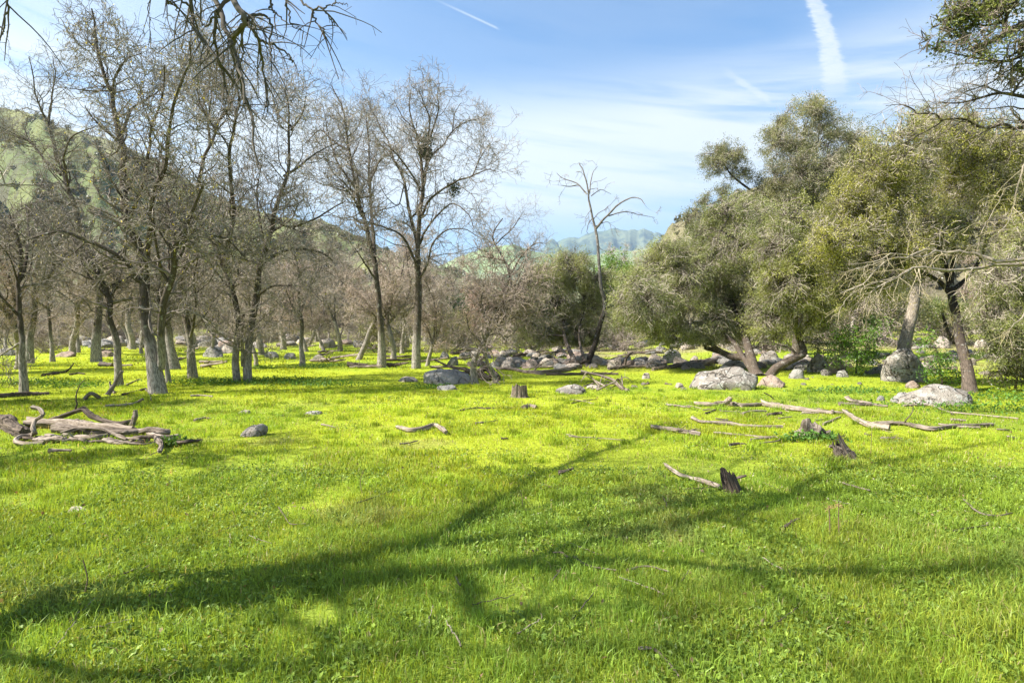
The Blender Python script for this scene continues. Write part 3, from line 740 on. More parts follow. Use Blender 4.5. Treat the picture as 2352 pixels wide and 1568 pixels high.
for i, (dx, dy, s, lb) in enumerate(named):
    place_oak(i % 6, G(dx, dy) - [0, 0, .05], s, rng.uniform(0, 6.28), lb, "bare oaks further back")
# the open wood beyond the meadow, nothing tells these apart
cnt, tries, pts = 0, 0, []
while cnt < 215 and tries < 9000:
    tries += 1
    a = rng.uniform(-1.0, 0.28); y = rng.uniform(38, 190) if rng.random() < .65 else rng.uniform(40, 90)
    if a > -.05 and y < 50: continue
    x = a * y
    if any((x - u) ** 2 + (y - v) ** 2 < (2.6 + y * .02) ** 2 for u, v in pts): continue
    pts.append((x, y)); s = rng.uniform(.75, 1.15) * (1 + .15 * (y > 100))
    place_oak(rng.integers(0, 6), (x, y, float(H(x, y)) - .08), s, rng.uniform(0, 6.28), "grey bare oak in the open wood beyond the meadow", "bare oaks of the far wood")
    cnt += 1
# a few behind the evergreens, and on the left outside the frame (they shade the meadow)
for x, y, s in ((24, 40, .8), (30, 46, .9), (36, 44, .8), (17, 55, .9), (12, 60, .9), (42, 60, 1.0), (50, 55, 1.0), (22, 70, 1.0)):
    place_oak(rng.integers(0, 6), (x, y, float(H(x, y)) - .08), s, rng.uniform(0, 6.28), "grey bare tree among the rocks behind the evergreen oaks", "bare trees behind the evergreens")
for x, y, s in ((-11.5, 5.6, .95), (-15, 9.5, 1.0), (-19, 14, 1.1), (-17, 6, 1.0), (-22, 18, 1.0), (-25, 12, 1.0), (-14.2, 12.8, .9), (-26, 24, 1)):
    place_oak(rng.integers(0, 6), (x, y, float(H(x, y)) - .08), s, rng.uniform(0, 6.28), "bare oak standing left of the view and shading the meadow", "bare oaks left of the view")

bk = [generic_bush(701, (.10, .12, .035), (.27, .27, .07)), generic_bush(702, (.12, .13, .06), (.30, .28, .11), R=1.6, n=340), generic_bush(703, 0, 0, R=1.5, leafy=False), generic_bush(704, (.07, .13, .02), (.19, .28, .04), R=1.2)]
bused = set()
def place_bush(k, x, y, s, label, group):
    o = bk[k] if k not in bused else copy_tree(bk[k]); bused.add(k)
    o.location = (float(x), float(y), float(H(x, y)) - .05); o.rotation_euler = (0, 0, float(rng.uniform(0, 6.28))); o.scale = (float(s),) * 3
    tag(o, label, "bush", group)
rb = np.random.default_rng(31)
for i in range(58):
    y = rb.uniform(33, 120); a = rb.uniform(-.98, .22); k = rb.choice([2, 2, 2, 1, 2])
    place_bush(k, a * y, y, rb.uniform(.8, 1.6), ["", "grey olive bush under the far bare oaks", "leafless twiggy bush under the far bare oaks"][k], "bushes under the far oaks")
for i in range(20):
    y = rb.uniform(33, 50); a = rb.uniform(.25, .98); k = rb.choice([0, 1, 2, 3, 1])
    place_bush(k, a * y, y, rb.uniform(.9, 1.7), ["olive green bush", "grey olive bush", "leafless twiggy bush", "fresh green bush"][k] + " on the rocky bank behind the evergreen oaks", "bushes on the rocky bank")

for i in range(16):
    y = rb.uniform(13, 34); a = rb.uniform(1.12, 1.7); k = rb.choice([0, 1, 3])
    place_bush(k, a * y, y, rb.uniform(1.2, 2.2), ["olive green bush", "grey olive bush", "", "fresh green bush"][k] + " right of the view", "bushes right of the view")

# ------------------------------------------------------------------ the oak beside the camera: its limbs hang into the top left and shade the grass
def limb_path(pts, n=24): return smooth_line(np.array(pts, float), n)
rng = np.random.default_rng(12)
mbT, mbC, mbH = MB(), MB(), MB(); base = np.array([-5.7, 2.15, float(H(-5.7, 2.15)) - .1])
def cast(gx, gy, z): return (gx + SUN[0] / SUN[2] * z, gy + SUN[1] / SUN[2] * z, z)   # a limb there shades the grass at (gx, gy)
big = [([base, (-5.75, 2.25, 1.5), cast(-2.8, 3.1, 3.0), cast(-.7, 4.2, 4.5), cast(.5, 6.4, 6.5), cast(2.1, 8.5, 8.5), cast(2.9, 9.6, 9.4)], 0.139, 0.022),
       ([cast(-2.8, 3.1, 3.0), cast(-.9, 3.5, 4.5), cast(1.1, 4.5, 5.5), cast(2.5, 5.3, 6.0), cast(3.8, 6.4, 6.6), cast(7.6, 8.4, 7.6), cast(9.5, 9, 8)], 0.079, 0.022),
       ([cast(-1.9, 3.5, 3.6), cast(.7, 3.9, 5.5), cast(2.0, 3.75, 6.3), cast(3.5, 3.9, 7.0), cast(4.9, 4.2, 7.6), cast(6.2, 4.6, 8.2)], 0.066, 0.022),
       ([(-5.5, 2.8, 4.2), (-4.8, 3.1, 4.7), (-3.8, 3.7, 5.0), (-2.6, 4.2, 4.75), (-1.8, 4.3, 4.9), (-.6, 4.3, 4.95)], 0.053, 0.015),
       ([cast(-.5, 4.6, 4.8), cast(0.2, 5.0, 6.0), cast(1.8, 5.9, 7.2), cast(3.0, 7.0, 8.4)], 0.046, 0.015),
       ([cast(-2.8, 3.1, 3.1), cast(-2.4, 2.7, 4.2), cast(-1.6, 2.6, 5.2), cast(-.4, 2.9, 6.2), cast(.9, 2.9, 7.0)], 0.059, 0.015)]
big += [([cast(-2.8, 3.1, 3.0), cast(-2.3, 3.2, 3.6), cast(-1.4, 3.45, 4.4), cast(-.3, 3.65, 5.2), cast(.8, 3.8, 6.0)], .12, .05),
        ([cast(-2.8, 3.1, 2.9), cast(-2.6, 3.5, 3.9), cast(-1.6, 3.8, 4.6), cast(-.6, 3.75, 5.4)], .10, .04),
        ([cast(-.3, 3.6, 5.0), cast(-.15, 3.1, 5.6), cast(.3, 3.25, 6.0), cast(.9, 2.95, 6.8)], .06, .025)]
L = np.stack([limb_path(p) for p, a, b in big]); R = np.stack([a + (b - a) * np.linspace(0, 1, 24) ** .8 for p, a, b in big]); R[0, :3] *= [1.4, 1.2, 1.05]
L[:, 4:] += .035 * rng.normal(size=L[:, 4:].shape).cumsum(1) * .5
for l, r in zip(L, R): tubes(mbT, l, r, 14, rough=.1)
lim, limR = spawn(rng, L, R, 46, .30, 1.0, 2.4, 48, 24, .09, .03, rr=.5, rmax=.07, rtip=.2)
def keep_out(P, R):
    """leave out what would hang in front of the view: the traced branches are what the photograph shows there"""
    a = np.abs(P[..., 0] / np.maximum(P[..., 1], .1)); e = (P[..., 2] - CAMH) / np.maximum(P[..., 1], .1)
    bad = ((a < 1.02) & (e < .66) & (P[..., 1] > .2)).any(1) | (P[..., 2] < 2.2).any(1)
    return P[~bad], R[~bad]
lim, limR = keep_out(lim, limR); tubes(mbT, lim, limR, 6)
P0, R0 = np.concatenate([L[:, 8:], lim[:, 8:]]), np.concatenate([R[:, 8:], limR[:, 8:]])
B, BR = keep_out(*spawn(rng, P0, R0, 270, .05, 1, 1.3, 50, 9, .24, .04, rr=.5, rmax=.03, rtip=.35)); tubes(mbC, B, BR, 4, twig_tint(rng, len(B)) * .6)
C, CR = keep_out(*spawn(rng, B, BR, 650, .1, 1, .7, 48, 6, .26, .0, rr=.6, rmax=.013, rtip=.4)); tubes(mbC, C, np.maximum(CR, .004), 3, twig_tint(rng, len(C)) * .7)
D, DR = keep_out(*spawn(rng, C, CR, 1300, .1, 1, .3, 50, 4, .28, -.03, rr=.7, rmax=.008, rtip=.5)); tubes(mbC, D, np.maximum(DR, .003), 3, twig_tint(rng, len(D)) * .8)
hang = [([(445, -60), (439, 0), (441, 40), (444, 65), (463, 89), (491, 126), (507, 149), (528, 177), (536, 190)], .016, .005),
        ([(488, -60), (493, 0), (507, 28), (519, 70), (531, 107), (542, 149), (549, 177), (559, 210), (565, 235), (574, 262), (583, 320), (591, 378)], .022, .007),
        ([(528, -60), (535, 0), (554, 30), (563, 44), (556, 63), (540, 80), (537, 93), (537, 121), (547, 149), (556, 190), (565, 236)], .022, .008),
        ([(535, -60), (519, 0), (500, 30), (492, 82), (500, 131), (509, 168), (523, 215), (530, 240)], .016, .005),
        ([(566, 44), (582, 70), (596, 98), (603, 131), (608, 177), (614, 224), (610, 250)], .014, .005),
        ([(566, 44), (582, 33), (607, 35), (624, 58), (619, 105), (624, 159)], .011, .004),
        ([(596, 93), (629, 105), (661, 124), (669, 138), (678, 148)], .010, .0035), ([(618, -40), (622, 0), (624, 21), (640, 35), (659, 57)], .010, .0035),
        ([(680, -40), (689, 0), (717, 22), (741, 21), (757, 42), (773, 58)], .009, .003), ([(717, 22), (724, 47), (745, 72), (742, 95)], .008, .003),
        ([(375, -40), (384, 0), (395, 8), (414, 37)], .009, .003), ([(410, -40), (418, 0), (440, 23), (450, 60), (480, 110)], .010, .003),
        ([(563, 44), (555, 90), (557, 125), (552, 160), (540, 200)], .010, .003), ([(500, 30), (470, 60), (450, 20), (448, -20)], .008, .003),
        ([(570, 50), (590, 60), (605, 70), (616, 105)], .008, .003), ([(741, 21), (770, 8), (800, 12)], .006, .002), ([(640, -40), (660, 20), (672, 60), (700, 70)], .007, .0025),
        ([(350, -30), (340, 20), (345, 60)], .005, .002), ([(20, -40), (10, 60), (-10, 100)], .008, .003)]
hl = []
for i, (p, a, b) in enumerate(hang):
    dep = 4.15 + .35 * math.sin(i * 2.3)
    pp = np.stack([W(x, y, dep + .12 * math.sin(i + k * .9)) for k, (x, y) in enumerate(p)])
    l = smooth_line(pp, 24) + .006 * rng.normal(size=(24, 3)); hl.append((l, a + (b - a) * np.linspace(0, 1, 24)))
    if p[0][1] < -10:   # carry it up to the limb overhead
        e = L[3, np.argmin(np.linalg.norm(L[3] - pp[0], axis=1))]
        tubes(mbH, smooth_line([e, (e + pp[0]) / 2 + [0, 0, .1], pp[0]], 8), np.linspace(a * 1.5, a, 8), 6, twig_tint(rng, 8).mean(0) * .5)
HP, HR = np.stack([x[0] for x in hl]), np.stack([x[1] for x in hl])
hc = np.array([.085, .072, .058])
for l, r in zip(HP, HR): tubes(mbH, l, r, 7, hc * rng.uniform(.8, 1.2))
HR *= 1.7
S1, S1R = spawn(rng, HP, HR, 130, .08, 1, .36, 34, 8, .08, -.10, rr=.6, rmax=.006, rtip=.4, flat=.3); tubes(mbH, S1, np.maximum(S1R, .0022), 4, hc * rng.uniform(.8, 1.3, (130, 1)))
S2, S2R = spawn(rng, S1, S1R, 150, .3, 1, .12, 45, 5, .15, -.06, rr=.7, rmax=.003, rtip=.6); tubes(mbH, S2, np.maximum(S2R, .0017), 3, hc * rng.uniform(.9, 1.5, (150, 1)))
root = empty("overhanging_oak", base)
mbT.obj("trunk", M_OAK, root, base, smooth=True); mbC.obj("branches", M_TWIG, root, base, tube=False); mbH.obj("hanging_branches", M_TWIG, root, base, smooth=True, tube=False)
tag(root, "dark crooked bare branches hanging into the sky from an oak beside the viewer", "tree")

# ------------------------------------------------------------------ evergreen oaks
def evergreen(name, label, cat, stems, lobes, base, depth, seed, cA, cB, leaf=.06, per=9000, mat=None, group=None, dead=0.25, dens=1.0, basept=None, deadtint=(.48, .41, .34), twigr=.004, gap=-.02, hang=0, zmin=None, twiggy=0):
    """stems traced in photo units (with start and end radius), crown built of lobes (x, y, radius in photo units[, depth offset m])"""
    rng = np.random.default_rng(seed)
    bp = G(*base) if basept is None else np.array(basept, float)
    lines, rads = [], []
    for si, (pts, r0, r1, dd) in enumerate(stems):
        P = []
        for k, q in enumerate(pts):
            q3 = W(q[0], q[1], (bp[1] + (depth + dd - bp[1]) * min(1, k / max(1, len(pts) - 1))) if si == 0 or pts[0][1] > base[1] - 14 else (q[2] if len(q) > 2 else depth + dd * k / len(pts)))
            P.append(q3)
        if si and pts[0][1] <= base[1] - 14:
            allp = np.concatenate(lines); P[0] = allp[np.argmin(np.linalg.norm(allp - P[0], axis=1))]
        elif basept is None: P[0] = P[0] * 1.0; P[0][2] = H(P[0][0], P[0][1]) - .1
        l = smooth_line(P, 24); l[2:] += .01 * rng.normal(size=(22, 3)).cumsum(0) * (r0 * 4)
        R = r0 + (r1 - r0) * np.linspace(0, 1, 24) ** .85
        if pts[0][1] > base[1] - 14: R[0] *= 1.35; R[1] *= 1.15
        lines.append(l); rads.append(R)
    sc = depth / FD
    cen = []
    for lb in lobes:
        c = W(lb[0], lb[1], depth + (lb[3] if len(lb) > 3 else rng.uniform(-1, 1) * lb[2] * sc * 1.2)); cen.append((c, lb[2] * sc * 1.28))
    # a limb into every lobe
    for c, r in cen:
        allp = np.concatenate([l[8:] for l in lines]); allr = np.concatenate([x[8:] for x in rads])
        dd = np.linalg.norm(allp - c, axis=1) + np.maximum(0, allp[:, 2] - c[2]) * 1.5; k = int(np.argmin(dd)); s = allp[k]
        if dd[k] < r * .5: continue
        mid = (s + c) / 2 + rng.normal(size=3) * .12 * dd[k] + [0, 0, .12 * dd[k]]
        l = smooth_line([s, mid, c], 24); rr = min(allr[k] * .7, .03 + .02 * dd[k])
        lines.append(l); rads.append(np.linspace(rr, max(.012, rr * .3), 24))
    mbT, mbC, mbL = MB(), MB(), MB()
    for i, (l, R) in enumerate(zip(lines, rads)): tubes(mbT, l, R, 12 if R[0] > .05 else 6, rough=.10, seed=seed + i)
    allp = np.concatenate([l[6:] for l in lines])
    for c, r in cen:
        ncl = int(per * dens * (r / 1.2) ** 2 / 26)
        q = rng.normal(size=(ncl * 3, 3)); q /= np.linalg.norm(q, axis=1, keepdims=True)
        q *= (rng.random(ncl * 3) ** .42)[:, None] * r * (1 + .60 * fbm(q[:, 0] * 1.8 + c[0], q[:, 1] * 1.6, q[:, 2] * 1.6 + c[2], seed, 3))[:, None] * np.array([1.05, 1.0, .92])
        cl = c + q
        nz = fbm(cl[:, 0] / .42, cl[:, 1] / .42, cl[:, 2] / .34, seed + 9, 3)
        nz = nz - .10 * (1 - np.linalg.norm(q, axis=1) / r)
        cl = cl[(nz > gap) & (cl[:, 2] > (zmin if zmin is not None else -9))][:ncl]; ncl = len(cl)
        if ncl == 0: continue
        nz2 = fbm(cl[:, 0] / 1.1, cl[:, 1] / 1.1, cl[:, 2] / 1.1, seed + 19, 2)
        f = np.clip(.5 + nz2 * 1.1 + rng.normal(size=ncl) * .22, 0, 1)[:, None]
        col = (np.array(cA) * (1 - f) + np.array(cB) * f) * rng.uniform(.7, 1.25, (ncl, 1))
        nl = 24
        live = rng.random(ncl) > dead * .5
        ax = rng.normal(size=(live.sum(), 3)) + 1.2 * (cl[live] - c) / r; ax /= np.linalg.norm(ax, axis=1, keepdims=True)
        pts = np.repeat(cl[live], nl, 0) + (rng.normal(size=(live.sum() * nl, 3)) * .065 + np.repeat(ax, nl, 0) * rng.uniform(-.24, .24, (live.sum() * nl, 1))) * (leaf / .06)
        cc = np.repeat(col[live], nl, 0) * rng.uniform(.82, 1.18, (live.sum() * nl, 1))
        leaves(mbL, rng, pts, leaf, leaf * .55, cc, 0, upbias=.6)
        # twigs carrying the clusters
        k = rng.choice(ncl, max(1, ncl // 3), replace=False)
        s = allp[np.argmin(np.linalg.norm(allp[None] - cl[k][:, None], axis=2), axis=1)]
        tgt = cl[k]; s = s + (tgt - s) * rng.uniform(0, .55, (len(k), 1))
        u = np.linspace(0, 1, 8)[None, :, None]
        BP = s[:, None] * (1 - u) + tgt[:, None] * u + rng.normal(size=(len(k), 8, 3)) * .04 + np.sin(u * pi) * np.array([0, 0, .12])
        tubes(mbC, BP, np.linspace(.012, .005, 8)[None] * rng.uniform(.6, 1.5, (len(k), 1)), 4, np.array([.11, .09, .07]) * rng.uniform(.7, 1.5, (len(k), 1)))
        nd = int(ncl * (0.5 + 5 * dead))
        BR = np.full((len(k), 8), .008)
        C, CR = spawn(rng, BP, BR, nd, .3, 1, .42 * min(1.3, r), 50, 6, .24, -.05 - .12 * (hang > 0), rr=.7, rmax=.006, rtip=.5)
        tubes(mbC, C, np.maximum(CR, twigr), 3, np.array(deadtint) * rng.uniform(.5, 1.2, (nd, 1)))
    if twiggy:
        TP, TR = np.stack(lines[2:]), np.stack(rads[2:])
        B, BR = spawn(rng, TP, TR, twiggy, .15, 1, .55, 42, 8, .17, -.02, rr=.55, rmax=.010, rtip=.35); tubes(mbC, B, np.maximum(BR, .003), 4, np.array(deadtint) * .8 * rng.uniform(.5, 1.2, (twiggy, 1)))
        C, CR = spawn(rng, B, BR, twiggy * 4, .1, 1, .26, 48, 5, .22, -.02, rr=.6, rmax=.005, rtip=.5); tubes(mbC, C, np.maximum(CR, .0022), 3, np.array(deadtint) * rng.uniform(.5, 1.2, (twiggy * 4, 1)))
    root = empty(name, bp)
    mbT.obj("trunk", mat or M_LIVE, root, bp, smooth=True)
    mbC.obj("branches", M_TWIG, root, bp, tube=False)
    mbL.obj("crown", M_LEAF, root, bp, tube=False)
    tag(root, label, cat, group)
    return root, cen
OL_A, OL_B = (.11, .125, .035), (.29, .285, .07)
EV = "evergreen oaks"
evergreen("live_oak", "round low evergreen oak growing behind the dead tree's charred trunk", "tree",
    [([(1325, 842), (1312, 810), (1300, 780), (1296, 740), (1300, 690)], .13, .04, .3), ([(1350, 842), (1335, 800), (1330, 760), (1345, 700)], .07, .03, .6)],
    [(1290, 645, 62), (1340, 715, 66), (1245, 710, 50), (1300, 780, 50), (1365, 640, 38), (1228, 768, 36), (1320, 620, 40), (1260, 650, 42), (1270, 745, 60), (1350, 780, 36), (1212, 730, 25)],
    (1325, 842), 26.5, 301, (.18, .20, .075), (.38, .385, .14), leaf=.05, per=14000, group=EV, dead=.14, zmin=.75)
evergreen("live_oak", "wide spreading grey green evergreen oak over the speckled boulder, its trunk dark and hollow", "tree",
    [([(1740, 863), (1722, 831), (1706, 819), (1680, 817), (1650, 803), (1620, 795)], .20, .08, .6), ([(1738, 863), (1720, 800), (1712, 775), (1700, 740), (1680, 690)], .17, .07, .9),
     ([(1740, 863), (1712, 828), (1688, 790), (1664, 770), (1645, 750)], .12, .05, .3), ([(1700, 740), (1736, 640), (1756, 602), (1736, 582), (1696, 554), (1656, 530)], .06, .03, -.6), ([(1715, 815), (1600, 770), (1540, 740), (1480, 700)], .07, .03, .5)],
    [(1478, 690, 60), (1555, 640, 72), (1640, 610, 76), (1600, 725, 72), (1690, 690, 70), (1515, 750, 46), (1690, 770, 34), (1545, 580, 38), (1625, 545, 46), (1720, 570, 58), (1440, 730, 38), (1455, 650, 36), (1600, 790, 34),
     (1700, 500, 50), (1648, 490, 32), (1500, 610, 36), (1430, 690, 24), (1740, 520, 50), (1560, 780, 34), (1640, 760, 50)],
    (1738, 863), 21.5, 302, (.155, .18, .07), (.37, .385, .14), leaf=.05, per=13500, group=EV, dead=.20, hang=1, zmin=1.0)
evergreen("live_oak", "evergreen oak with a trunk leaning right and bending upward beside the pink boulder", "tree",
    [([(1766, 863), (1780, 847), (1810, 831), (1840, 817), (1844, 805), (1838, 785), (1832, 765), (1822, 700), (1800, 640)], .16, .07, .6), ([(1834, 770), (1870, 720), (1890, 680)], .06, .03, .4)],
    [(1800, 650, 62), (1830, 715, 54), (1762, 730, 46), (1880, 665, 54), (1792, 570, 56), (1872, 575, 50), (1885, 735, 36), (1780, 790, 22), (1830, 500, 44), (1920, 620, 40), (1850, 620, 40)],
    (1766, 863), 19.8, 303, (.155, .18, .06), (.40, .405, .12), leaf=.05, per=13500, group=EV, dead=.20, hang=1, zmin=1.15)
evergreen("live_oak", "tallest airy evergreen oak rising behind the others with sky showing through", "tree",
    [([(1830, 810), (1840, 620), (1845, 480), (1850, 400), (1845, 320)], .22, .06, 0), ([(1842, 540), (1760, 460), (1690, 410), (1665, 380)], .08, .03, 0), ([(1846, 450), (1900, 400), (1960, 370)], .07, .03, 0)],
    [(1662, 370, 40), (1700, 402, 24), (1850, 285, 54), (1800, 335, 48), (1900, 330, 54), (1845, 395, 60), (1955, 350, 42), (1940, 410, 44), (1780, 420, 34), (1585, 500, 22), (1622, 470, 22), (1650, 345, 26), (1690, 360, 24), (1870, 245, 24), (1985, 320, 16), (1780, 300, 22), (1910, 400, 34), (1670, 440, 20), (1740, 450, 22), (1560, 520, 14), (1720, 480, 34), (1700, 520, 34), (1650, 520, 26), (1800, 470, 40), (1880, 460, 40), (1600, 535, 20)],
    (1830, 815), 27.0, 304, (.14, .15, .08), (.34, .33, .155), leaf=.06, per=10000, group=EV, dead=.22, basept=None, gap=.05)
evergreen("live_oak", "large yellow green evergreen oak with a forked dark trunk by the flat layered rock", "tree",
    [([(2229, 902), (2220, 845), (2205, 785), (2193, 725), (2184, 680), (2178, 640), (2150, 560), (2120, 480)], .155, .07, 1.0),
     ([(2213, 815), (2195, 785), (2180, 765), (2165, 720)], .09, .03, .5), ([(2190, 700), (2160, 650), (2130, 632), (2080, 610), (2050, 570)], .07, .03, .4),
     ([(2188, 690), (2230, 630), (2262, 570), (2270, 500)], .07, .03, .6), ([(2180, 650), (2190, 560), (2200, 470), (2190, 400)], .07, .03, .9)],
    [(2000, 400, 62), (2080, 350, 66), (2180, 310, 58), (2250, 330, 56), (1950, 480, 62), (2050, 470, 74), (2160, 420, 74), (2275, 420, 64), (1905, 560, 50), (1990, 590, 62), (2110, 550, 66), (2235, 530, 60), (2330, 470, 58), (2320, 350, 52),
     (1945, 640, 42), (2020, 660, 44), (2130, 280, 36), (1930, 690, 30), (1960, 540, 60), (2090, 620, 40)],
    (2229, 902), 16.6, 305, (.17, .18, .05), (.47, .44, .10), leaf=.045, per=14000, group=EV, dead=.20)
evergreen("live_oak", "grey green leafy tree filling the right edge below the dead pale limbs", "tree",
    [([(2420, 890), (2400, 820), (2380, 740), (2350, 680)], .15, .06, 0), ([(2395, 800), (2340, 760), (2300, 740)], .06, .03, 0)],
    [(2320, 640, 58), (2285, 730, 44), (2350, 740, 60), (2330, 810, 44), (2290, 800, 34), (2380, 660, 60), (2400, 780, 70), (2270, 670, 36), (2420, 560, 70), (2350, 580, 50), (2300, 850, 22)],
    (2420, 890), 14.6, 306, (.155, .18, .065), (.39, .395, .13), leaf=.045, per=13000, group=EV, dead=.35)
evergreen("live_oak", "rough pale barked tree rising from behind the patterned boulder", "tree",
    [([(2066, 858), (2072, 815), (2082, 760), (2094, 700), (2100, 650), (2110, 560)], .27, .12, .6)],
    [(2100, 560, 50), (2060, 520, 50), (2140, 480, 60)], (2066, 858), 20.5, 307, OL_A, OL_B, per=5000, group=EV, mat=M_PALEBARK, dead=.4)
evergreen("live_oak", "overhanging evergreen oak branches with leaves and dead twigs in the top right corner", "tree",
    [([(2560, 700), (2540, 400), (2500, 200), (2420, 60), (2352, 50), (2280, 85), (2210, 100)], .16, .010, 0), ([(2420, 60), (2380, -10), (2330, -40), (2250, -30)], .03, .01, 0),
     ([(2520, 300), (2430, 240), (2352, 223), (2298, 214), (2253, 225), (2214, 235), (2185, 237), (2156, 234)], .032, .006, 0),
     ([(2450, 330), (2400, 310), (2352, 293), (2329, 297), (2309, 286), (2271, 295), (2241, 290), (2226, 279), (2208, 275), (2172, 275), (2151, 290), (2122, 306), (2073, 333)], .030, .005, 0),
     ([(2162, 275), (2149, 263), (2118, 261), (2091, 264)], .014, .006, 0), ([(2105, 262), (2100, 254), (2086, 245), (2066, 240), (2034, 243)], .011, .004, 0),
     ([(2440, 200), (2352, 158), (2316, 162), (2282, 187), (2241, 203), (2208, 214)], .016, .004, 0), ([(2380, 262), (2352, 250), (2320, 245), (2275, 250), (2239, 250)], .014, .004, 0),
     ([(2400, 310), (2352, 281), (2329, 263), (2320, 248)], .02, .008, 0), ([(2400, 110), (2340, 130), (2290, 140), (2230, 130), (2180, 120)], .03, .006, 0)],
    [(2310, 25, 50), (2345, -20, 62), (2235, 55, 36), (2205, 90, 28), (2270, 100, 36), (2335, 120, 36), (2395, 60, 62), (2140, 112, 16), (2245, 5, 42), (2400, 160, 50), (2345, 165, 28), (2175, 60, 26), (2285, 50, 40), (2205, 30, 34), (2125, 105, 12), (2170, 95, 24), (2180, 45, 22), (2250, 125, 24)],
    (2560, 700), 8.0, 308, (.11, .14, .04), (.29, .31, .09), leaf=.042, per=12000, dead=.85, basept=(9.2, 8.0, float(H(9.2, 8.0)) - .05), group=None, gap=-.05, twigr=.003, deadtint=(.26, .21, .175), twiggy=190)
# dead pale limbs reaching in front of the right oak: they belong to a dead tree standing just outside the frame
def dead_tree():
    rng = np.random.default_rng(9); d = 11.0
    bx = np.array([11.6, 11.2, float(H(11.6, 11.2)) - .05])
    segs = [([(2380, 590), (2295, 601), (2265, 592), (2235, 583), (2200, 579), (2175, 580), (2130, 573), (2105, 582), (2079, 593), (2040, 596), (2012, 620), (1989, 647), (1960, 662), (1929, 674)], .040, .008),
            ([(2370, 606), (2289, 608), (2262, 614), (2235, 617), (2190, 622), (2140, 616), (2100, 614), (2075, 628), (2055, 638), (2028, 655), (2004, 668), (1995, 690), (1986, 710), (1990, 730), (1989, 755)], .034, .007),
            ([(2150, 576), (2120, 590), (2075, 585), (2050, 583), (2013, 600), (1965, 606), (1947, 608)], .018, .006), ([(2040, 597), (1995, 610), (1960, 620), (1925, 628)], .014, .004),
            ([(1986, 712), (1998, 725)], .008, .003), ([(2055, 638), (2010, 650), (1965, 670), (1935, 700), (1925, 725)], .014, .004), ([(2100, 614), (2060, 650), (2020, 670), (2000, 700)], .012, .004),
            ([(2235, 617), (2215, 660), (2180, 690), (2190, 730), (2215, 755)], .014, .005), ([(2240, 616), (2255, 650), (2235, 690), (2205, 735)], .012, .004), ([(2262, 612), (2250, 560), (2262, 520), (2285, 480), (2310, 430)], .018, .005),
            ([(2370, 640), (2352, 720), (2330, 745), (2312, 765)], .016, .006), ([(2390, 300), (2352, 380), (2335, 440), (2320, 500), (2290, 540)], .02, .006)]
    mbT, mbC = MB(), MB(); ls, rs = [], []
    for i, (p, a, b) in enumerate(segs):
        l = smooth_line([W(x, y, d + .25 * math.sin(i * 1.7 + k * .4)) for k, (x, y) in enumerate(p)], 24) + .008 * rng.normal(size=(24, 3))
        ls.append(l); rs.append(a + (b - a) * np.linspace(0, 1, 24))
    top = ls[0][0]
    trunk = smooth_line([bx, bx + [-.1, 0, 1.5], [11.2, 11.1, 2.4], top + [.5, 0, .3], top], 24); ls.append(trunk); rs.append(np.linspace(.17, .05, 24))
    t2 = smooth_line([trunk[14], [11.6, 11, 4.0], [11.4, 11, 5.6], ls[11][0]], 24); ls.append(t2); rs.append(np.linspace(.08, .022, 24))
    for l, r in zip(ls, rs): tubes(mbT, l, r, 9, rough=.08)
    P, R = np.stack(ls[:12]), np.stack(rs[:12])
    B, BR = spawn(rng, P, R, 130, .2, 1, .55, 55, 8, .16, -.14, rr=.6, rmax=.009, rtip=.3); tubes(mbC, B, np.maximum(BR, .003), 4, np.array([.36, .30, .21]) * rng.uniform(.6, 1.1, (130, 1)))
    C, CR = spawn(rng, B, BR, 330, .2, 1, .25, 50, 5, .2, -.12, rr=.7, rmax=.005, rtip=.5); tubes(mbC, C, np.maximum(CR, .0025), 3, np.array([.40, .33, .18]) * rng.uniform(.6, 1.1, (330, 1)))
    root = empty("dead_tree", bx)
    mbT.obj("limbs", M_PALEBARK, root, bx, smooth=True); mbC.obj("branches", M_TWIG, root, bx, tube=False)
    tag(root, "bleached dead limbs arching in from the right edge in front of the yellow green oak", "dead tree")
dead_tree()
def shrub(name, label, lobes, base, depth, seed, cA, cB, leaf=.07, per=5000, cat="shrub", group=None):
    return evergreen(name, label, cat, [([base, (base[0] + 3, base[1] - 30), (lobes[0][0], lobes[0][1])], .035, .015, 0)], lobes, base, depth, seed, cA, cB, leaf=leaf, per=per, dead=.05, group=group)
shrub("shrub", "bright green leafy undergrowth left of the patterned boulder", [(1960, 775, 34), (2008, 800, 34), (1935, 812, 28), (1915, 775, 26), (2000, 750, 28), (1975, 835, 20)], (1965, 858), 19.3, 401, (.09, .19, .025), (.24, .38, .045))
shrub("shrub", "bright green leafy undergrowth between the patterned boulder and the forked trunk", [(2150, 800, 26), (2140, 850, 28), (2185, 865, 24), (2175, 825, 22), (2130, 780, 18), (2205, 880, 14)], (2160, 893), 15.5, 402, (.08, .18, .025), (.22, .36, .045), leaf=.06)
shrub("evergreen_shrub", "vivid green far tree seen between the dead snag and the spreading oak", [(1410, 620, 32), (1390, 655, 26), (1430, 650, 26), (1400, 690, 22)], (1408, 800), 42, 403, (.09, .17, .02), (.20, .33, .035), leaf=.14, per=2600, cat="tree")
shrub("evergreen_shrub", "small dark green tree among the grey oaks right of the mistletoe oak", [(1030, 712, 26), (1012, 740, 22), (1048, 695, 18), (1020, 765, 14)], (1019, 790), 40, 404, (.03, .07, .03), (.07, .14, .05), leaf=.13, per=2600, cat="tree")
shrub("shrub", "green bushy thicket low behind the leaning oak trunk", [(1900, 835, 18), (1880, 800, 20), (1860, 840, 14), (1540, 800, 14)], (1895, 855), 21, 405, (.06, .10, .03), (.15, .20, .06))
